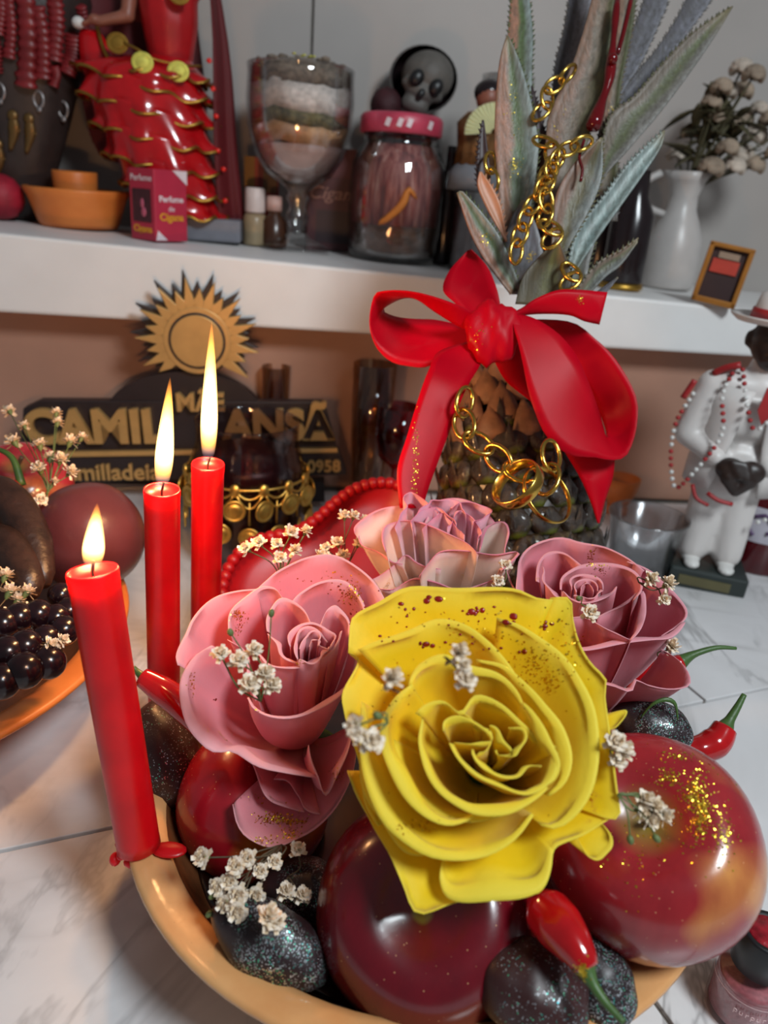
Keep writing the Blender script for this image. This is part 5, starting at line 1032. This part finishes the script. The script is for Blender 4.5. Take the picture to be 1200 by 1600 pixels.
# white pitcher-vase with flowers
M['vase'] = pm('white_ceramic', (186, 180, 176), .35, var=.05)
t, k = turned('white_vase', 'white ceramic vase with a flared lip and side handle holding flowers', 'vase', 1040, 446, [('body', [(0, 0), (36, 0), (40, 6), (42, 40), (40, 80), (30, 108), (22, 128), (20, 150), (26, 172), (36, 186), (33, 186), (22, 168), (16, 150), (16, 128), (0, 120)], M['vase'], {'wob': lambda a, s: 1+(.06*math.cos(4*a) if s > .5 else 0)})])
mk('handle', tube(spl([np.array([-24, 0, 118])*k, np.array([-52, 0, 130])*k, np.array([-60, 0, 165])*k, np.array([-40, 0, 182])*k], 16), 6*k, 8), M['vase'], t, local=True)
p = stand(1040, 446)[0]; bq = thing('dried_bouquet', 'blurred bouquet of pale dried flowers and olive leaves in the white vase', 'bouquet', p+np.array([0, 0, 150*k]))
M['dflower'] = pm('dried_flower', (150, 132, 114), .8, var=.3, vs=80); M['dflower2'] = pm('pale_flower', (186, 172, 158), .8, var=.25, vs=80); M['olive'] = pm('olive_leaf', (74, 68, 44), .7, var=.3)
for i, (x, y) in enumerate([(1078, 110), (1050, 140), (1100, 135), (1125, 160), (1060, 180), (1090, 185), (1130, 200), (1150, 225), (1040, 200), (1110, 230), (1075, 225), (1155, 190), (1030, 235), (1090, 120), (1055, 165), (1070, 140), (1112, 175), (1140, 178), (1095, 250), (1128, 245), (1060, 255), (1160, 210), (1045, 160)]):
    c = np.array([(x-1040)*k*1.0, random.uniform(-.03, .03), (446-y-150)*k]); q = random.uniform(17, 27)*k; ms = []
    for j in range(9):
        a = j*2.4; el = .2+.11*j; o = np.array([math.cos(a)*math.cos(el), math.sin(a)*math.cos(el), math.sin(el)]); ms.append(ball(c+o*q*.45, (q*.55, q*.55, q*.22), 8, 5, basis(o)))
    mk('flower_head', join(*ms), M['dflower2'] if i % 3 == 0 else M['dflower'], bq, local=True); mk('flower_stem', tube(spl([np.array([0, 0, 0]), c*.5+np.array([0, 0, .004]), c], 8), 1.6*k, 5), M['olive'], bq, local=True)
for i in range(70):
    a = random.uniform(0, 6.28); L = random.uniform(45, 85)*k; el = random.uniform(-.3, 1.2); o = np.array([math.cos(a)*math.cos(el), math.sin(a)*math.cos(el)*.6, math.sin(el)]); b = np.array([random.uniform(-10, 60), 0, random.uniform(40, 130)])*k; s_ = nrm(np.cross(o, [0, .3, 1])); Pn = [b+o*L*u_+np.array([0, 0, -.25*L*u_*u_]) for u_ in np.linspace(0, 1, 6)]; w = [2, 6, 8, 7, 4, .5]
    mk('leaf_blade', gridmesh(np.array([[q-s_*ww*k, q+s_*ww*k] for q, ww in zip(Pn, w)])), M['olive'], bq, local=True, solid=.0005)
# gold framed little picture
p, k = stand(1112, 478); k *= .86; t = thing('framed_picture', 'small gold framed red picture leaning at the right end of the shelf', 'picture', p, rot=Matrix(((WE[0], -WN[0], 0), (WE[1], -WN[1], 0), (0, 0, 1))) @ Matrix.Rotation(R_(8), 3, 'Y') @ Matrix.Rotation(R_(-28), 3, 'Z'))
for x, z, w, h in [(-34, 58, 9, 116), (34, 58, 9, 116), (0, 112, 77, 9), (0, 6, 77, 12)]: mk('frame_bar', boxm((x*k, 0, z*k), (w*k, 16*k, h*k)), pm('gilt', (176, 116, 50), .35, metal=.4), t, local=True, smooth=False, bevel=.001)
mk('picture', boxm((0, 4*k, 58*k), (62*k, 4*k, 100*k)), pm('dark_picture', (52, 30, 30), .5), t, local=True, smooth=False); mk('red_label', boxm((-2*k, 0, 74*k), (46*k, 3*k, 26*k)), pm('red_label', (178, 56, 40), .5), t, local=True, smooth=False); mk('pale_label', boxm((0, 0, 95*k), (36*k, 3*k, 12*k)), pm('pale_label', (150, 126, 106), .5), t, local=True, smooth=False)

# ------------------------------------------------------------------ things on the table behind
def ontable(px, py): p = PZ(px, py, 0); return p, ((p-CAM) @ FW)/1200.0
def tturned(name, label, cat, px, py, parts, group=None, n=36):
    p, k = ontable(px, py); t = thing(name, label, cat, p, group=group)
    for nm, pr, mt in parts: mk(nm, lathe([(r*k, z*k) for r, z in pr], n), mt, t, local=True)
    return t, p, k
tturned('amber_glass', 'tall amber tinted cut glass left of the ribbon tail', 'glass', 572, 782, [('glass', [(0, 0), (24, 0), (26, 4), (30, 110), (32, 215), (30, 215), (27, 110), (22, 10), (0, 8)], M['amber'])])
tturned('ruby_goblet', 'dark ruby glass goblet close to the ribbon tail', 'glass', 612, 790, [('glass', [(0, 0), (26, 0), (26, 3), (6, 10), (5, 60), (10, 66), (26, 80), (34, 110), (33, 160), (31, 160), (31, 110), (22, 84), (0, 72)], M['redglass']), ('wine', [(0, 74), (22, 85), (30, 110), (30, 140), (0, 140)], pm('ruby_wine', (96, 14, 22), .15))])
tturned('amber_glass', 'faint clear amber tumbler right of the golden sun', 'glass', 428, 766, [('glass', [(0, 0), (15, 0), (16, 4), (21, 195), (19.5, 195), (14, 10), (0, 8)], M['amber'])])
tturned('orange_dish', 'small orange clay dish right of the pineapple near the wall', 'dish', 962, 800, [('body', [(0, 12), (14, 12), (16, 14), (26, 40), (28, 58), (25, 58), (20, 36), (0, 24)], M['clay2']), ('foot', [(0, 0), (18, 0), (16, 12), (0, 13)], M['clay2'])])
t, p, k = tturned('plastic_cup', 'empty clear plastic cup right of the pineapple', 'cup', 994, 897, [('cup', [(0, 1), (42, 1), (43, 3), (57, 96), (60, 98), (60, 101), (57, 101), (55.8, 97), (42, 5), (0, 3)], M['plasticcup'])])
# red jar with label
t, p, k = tturned('red_jar', 'dark red drink jar with a white label behind the white suited figurine', 'jar', 1178, 880, [('body', [(0, 0), (46, 0), (50, 5), (52, 40), (54, 44), (54, 118), (48, 132), (34, 142), (30, 156), (0, 156)], pm('dark_red_liquid', (84, 14, 22), .12, var=.2)), ('label', [(54.6, 54), (55, 56), (55, 106), (54.6, 108)], pm('jar_label', (190, 186, 196), .5, var=.1, vs=60)), ('cap', [(0, 156), (33, 156), (34, 160), (33, 190), (0, 192)], M['white'])])
mk('label_mark', join(*[tube(spl([np.array([55.6*math.sin(a), -55.6*math.cos(a), z])*k for a, z in q], 10), 3*k, 5) for q in ([(-.8, 92), (-.5, 98), (-.3, 86), (-.1, 92)], [(-.4, 70), (-.2, 76), (.05, 66)], [(-.9, 74), (-.7, 64)])]), pm('label_purple', (84, 60, 96), .5), t, local=True)
# man in a white suit
p, k = ontable(1092, 905); fg = thing('white_suit_figurine', 'figurine of a man in a red trimmed white suit and hat', 'figurine', p, rot=(0, 0, R_(-14)))
def Q(x, y, dy=0): return np.array([(x-1092)*k, dy*k, (905-y)*k])
M['suit'] = pm('white_suit_paint', (212, 206, 202), .4, var=.03, bump=.05, bs=80); M['darkskin'] = pm('dark_brown_skin', (42, 30, 26), .4); M['redtrim'] = pm('red_paint', (160, 34, 36), .45); M['dkgreen'] = pm('dark_green_plinth', (38, 46, 44), .4)
SL = .10      # slight lean of the figure to the right
def D(x, z, d=0): return np.array([(x)*k, d*k, z*k])
mk('plinth', boxm(D(4, 12, 4), (100*k, 82*k, 34*k)), M['dkgreen'], fg, local=True, smooth=False, bevel=.002)
mk('name_plate', boxm(D(0, 12, -37.5), (66*k, 1.5*k, 14*k)), pm('olive_plate', (92, 86, 56), .5), fg, local=True, smooth=False)
blob('body', [('c', D(-20, 48, 0), D(-16, 150, 2), 20*k, 27*k), ('c', D(24, 48, 0), D(16, 150, 2), 20*k, 27*k), ('c', D(-14, 160), D(14, 160), 32*k, 32*k), ('c', D(-8, 190), D(8, 190), 36*k, 36*k), ('c', D(-16, 250), D(16, 250), 38*k, 38*k), ('c', D(-34, 286), D(36, 286), 24*k, 24*k), ('c', D(0, 300), D(0, 322), 20*k, 16*k),
   ('c', D(-50, 284), D(-66, 215, -4), 21*k, 18*k), ('c', D(-66, 213, -4), D(-30, 196, -36), 17*k, 13*k), ('c', D(52, 284), D(68, 215, -4), 21*k, 18*k), ('c', D(68, 213, -4), D(32, 196, -36), 17*k, 13*k)], M['suit'], fg, .0022, 4)
for s_ in (-1, 1):
    blob('shoe', [('s', D(-20 if s_ < 0 else 24, 36, -6), (13*k, 18*k, 9*k)), ('s', D(-20 if s_ < 0 else 24, 34, -24), (11*k, 14*k, 7*k))], M['white'], fg, .0016, 2)
G = []
for z, r, cut in [(150, 50, .55), (180, 50, .45), (220, 46, .35), (260, 48, .25), (290, 46, .15)]: G.append([np.array([r*1.12*k*math.sin(a), -r*.88*k*math.cos(a), z*k]) for a in np.linspace(cut, 2*math.pi-cut, 30)])
mk('jacket', gridmesh(np.array(G)), M['suit'], fg, local=True, solid=.0022)
blob('hands', [('s', D(-12, 186, -46), (18*k, 12*k, 16*k)), ('s', D(12, 186, -46), (18*k, 12*k, 16*k)), ('c', D(-12, 176, -50), D(0, 160, -52), 11*k, 8*k), ('c', D(12, 176, -50), D(0, 160, -52), 11*k, 8*k)]+[('c', D(-14+i*4, 198, -54), D(-2+i*3, 180, -60), 4*k, 3.4*k) for i in range(5)], M['darkskin'], fg, .0013, 2)
blob('head', [('s', D(2, 352, -4), (27*k, 30*k, 34*k)), ('s', D(2, 332, -14), (17*k, 18*k, 18*k)), ('c', D(2, 352, -34), D(2, 342, -38), 4*k, 6*k), ('s', D(-26, 350, 0), (5*k, 8*k, 11*k)), ('s', D(30, 350, 0), (5*k, 8*k, 11*k)), ('c', D(-6, 330, -30), D(10, 330, -30), 3.4*k, 3.4*k), ('s', D(-9, 357, -31), (5*k, 3*k, 3*k)), ('s', D(13, 357, -31), (5*k, 3*k, 3*k))], M['darkskin'], fg, .0016, 2)
mk('hat', lathe([(0, 372*k), (28*k, 370*k), (46*k, 372*k), (54*k, 378*k), (55*k, 381*k), (46*k, 377*k), (31*k, 377*k), (29*k, 392*k), (26*k, 408*k), (14*k, 414*k), (0, 410*k)], 36), M['suit'], fg, local=True); mk('hat_band', lathe([(31.6*k, 378*k), (30.4*k, 388*k), (29.8*k, 390*k)], 36), M['redtrim'], fg, local=True, solid=.001)
def beads(name, pts, n):
    Pp = spl(pts, n); 
    for i, q in enumerate(Pp):
        red = (i//3) % 2 == 0; mk('bead', ball(q, 3.1*k, 8, 6), M['redtrim'] if red else M['white'], fg, local=True)
beads('l', [D(-34, 312, -14), D(-44, 280, -40), D(-34, 230, -50), D(-52, 170, -40), D(-66, 140, -24), D(-80, 180, -14), D(-84, 225, -8), D(-74, 270, -14)], 36)
beads('c', [D(-26, 312, -18), D(-14, 270, -52), D(0, 246, -58), D(16, 270, -52), D(28, 312, -18)], 18)
beads('r', [D(36, 312, -14), D(48, 270, -42), D(54, 220, -48), D(64, 170, -30), D(58, 130, -30), D(40, 118, -38)], 24)
mk('tie', prism([(-6*k, 300*k), (6*k, 300*k), (9*k, 270*k), (0, 252*k), (-9*k, 270*k)], 4*k) if False else (prism([(-6*k, 300*k), (6*k, 300*k), (9*k, 270*k), (0, 252*k), (-9*k, 270*k)], 4*k)[0]+D(6, 0, -54), prism([(0, 0)]*5, 1)[1]), M['redtrim'], fg, local=True, smooth=False)
for q, r_ in (([D(-30, 148, -46), D(-16, 142, -50), D(2, 140, -50)], 3), ([D(-48, 152, -34), D(-40, 136, -40), D(-24, 130, -44)], 2.6), ([D(-56, 300, -10), D(-44, 311, -16), D(-30, 318, -20)], 5), ([D(-84, 262, -12), D(-80, 275, -13), D(-76, 288, -14)], 4)): mk('red_trim', tube(spl(q, 8), r_*k, 6), M['redtrim'], fg, local=True)
fg.scale = (1.13, 1.1, 1.06); fg.rotation_euler = (0, R_(2.2), R_(-14))
# glitter bottle in the front corner
p, k = ontable(1157, 1578); nb = thing('glitter_bottle', 'small clear bottle of pink glitter with a black cap in the corner', 'bottle', p)
mk('glass', lathe([(0, .5*k), (50*k, .5*k), (54*k, 4*k), (55*k, 10*k), (54.5*k, 80*k), (51*k, 92*k), (38*k, 100*k), (36*k, 112*k), (33*k, 112*k), (34*k, 99*k), (48*k, 90*k), (51*k, 80*k), (51*k, 12*k), (46*k, 6*k), (0, 5*k)], 40), M['bottleglass'], nb, local=True)
mk('glitter', lathe([(0, 6*k), (46*k, 7*k), (50.4*k, 13*k), (50.6*k, 78*k), (44*k, 86*k), (0, 88*k)], 36), pm('pink_glitter', (176, 104, 112), .5, var=.25, vs=500), nb, local=True)
mk('cap', lathe([(0, 106*k), (38*k, 106*k), (40*k, 108*k), (40*k, 168*k), (38*k, 172*k), (32*k, 172*k), (30*k, 170*k), (0, 170*k)], 40), M['black'], nb, local=True); mk('cap_top', lathe([(0, 171.5*k), (29*k, 171.5*k), (30*k, 170*k)], 32, wob=jag), pm('red_foil', (140, 24, 36), .25, var=.7, vs=160, bump=.8, bs=260), nb, local=True)
LBL = pm('label_print_pale', (226, 190, 190), .5)
def curved(body, size, z, a0, R):
    w = size*.62; 
    for i, ch in enumerate(body):
        a = a0+i*w/R; text(ch, size, LBL, nb, Matrix.Translation((R*math.sin(a), -R*math.cos(a), z)) @ Matrix.Rotation(a, 4, 'Z') @ Matrix.Rotation(math.pi/2, 4, 'X'), .0001, 0)
curved('purpurina', 13*k, 52*k, -.75, 55.6*k)
mk('label_line', join(*[lathe([(55.2*k, z*k), (55.4*k, (z+.8)*k), (55.2*k, (z+1.6)*k)], 36) for z in (74,)]), LBL, nb, local=True)

# shelf things: heights were read as picture lengths, bring them to true heights
for o in list(COL.objects):
    if o.parent is None and o.type == 'EMPTY' and o.location.y > .68 and o.location.z > .19:
        p = np.array(o.location); b = shelf_z(p[0]); q = np.array([p[0], p[1], b])
        def py_(pt): v = pt-CAM; return 800-FPX*(v @ UP)/(v @ FW)
        kk = ((q-CAM) @ FW)/1200; z = .1
        for _ in range(20): z *= 290/(py_(q)-py_(q+np.array([0, 0, z])))
        f = z/(290*kk)*{'layered_goblet': .91, 'ribbed_jar': .96}.get(o.name, 1.0); o.scale = (o.scale[0], o.scale[1], f); o.location.z = b+(p[2]-b)*f
# gold dust: small flakes lying on petals, apple and fruit
def dust(parent, spots, name='gold_dust'):
    bpy.context.view_layer.update(); dg = bpy.context.evaluated_depsgraph_get(); ms = []
    for x, y, n, sx, sy in spots:
        for k in range(n):
            d = ray(random.gauss(x, sx), random.gauss(y, sy)); hit, loc, no, _, ob, _ = S.ray_cast(dg, Vector(CAM+d*.05), Vector(nrm(d)))
            if not hit or ob.parent != parent: continue
            no = np.array(no); no = no if no @ d < 0 else -no; no = nrm(no+np.random.normal(0, .25, 3)); B = basis(no); r = random.uniform(.00012, .00042)
            ms.append((np.array(loc)+nrm(-d)*.0001+(np.array([[-1, -.6, 0], [1, -.8, 0], [.7, .9, .3], [-.8, .7, .2]])*r*np.random.uniform(.6, 1.4, (4, 1))) @ B.T, [(0, 1, 2), (0, 2, 3)]))
    if ms: mk(name, join(*ms), M['dustgold'], parent, smooth=False, kind='stuff', label='gold dust')
M['dustgold'] = gold('gold_leaf_dust', (240, 206, 70), .35)
ap = [o for o in COL.objects if o.name.startswith('apple') and o.parent is None]
dust(ap[0], [(1085, 1235, 260, 10, 16), (1098, 1265, 200, 8, 14), (1090, 1290, 120, 8, 14), (1045, 1215, 90, 9, 6), (1052, 1180, 60, 14, 5), (1110, 1175, 90, 16, 12), (1130, 1300, 120, 10, 22), (1040, 1270, 120, 70, 50), (1000, 1360, 30, 12, 30)])
dust(rP, [(430, 1279, 260, 16, 5), (460, 1283, 120, 12, 4), (455, 1302, 70, 8, 5), (372, 964, 90, 7, 6), (372, 983, 40, 4, 4), (550, 930, 110, 9, 8), (410, 1248, 20, 12, 4), (525, 1210, 50, 5, 8), (300, 1068, 30, 4, 10), (415, 1110, 30, 8, 3), (470, 1035, 18, 6, 3), (520, 905, 40, 40, 10), (410, 1315, 60, 12, 5)])
dust(rY, [(840, 1035, 140, 18, 18), (860, 1065, 60, 8, 8), (650, 1290, 60, 20, 4), (620, 1075, 40, 14, 30), (780, 980, 80, 70, 20), (900, 1010, 60, 14, 30), (770, 1195, 30, 60, 60)])
dust([o for o in COL.objects if o.name == 'rose.002'][0], [(925, 872, 50, 4, 10), (940, 890, 40, 6, 5), (915, 1000, 10, 6, 4)])
dust([o for o in COL.objects if o.name == 'red_chili.001'][0], [(908, 1520, 120, 5, 9)])
dust(pine, [(806, 262, 60, 5, 8), (760, 372, 30, 4, 6), (800, 160, 20, 6, 20), (870, 220, 25, 12, 25)])
dust(bow, [(907, 469, 25, 3, 4), (650, 690, 60, 3, 40), (648, 735, 40, 3, 14), (745, 530, 30, 8, 10)])
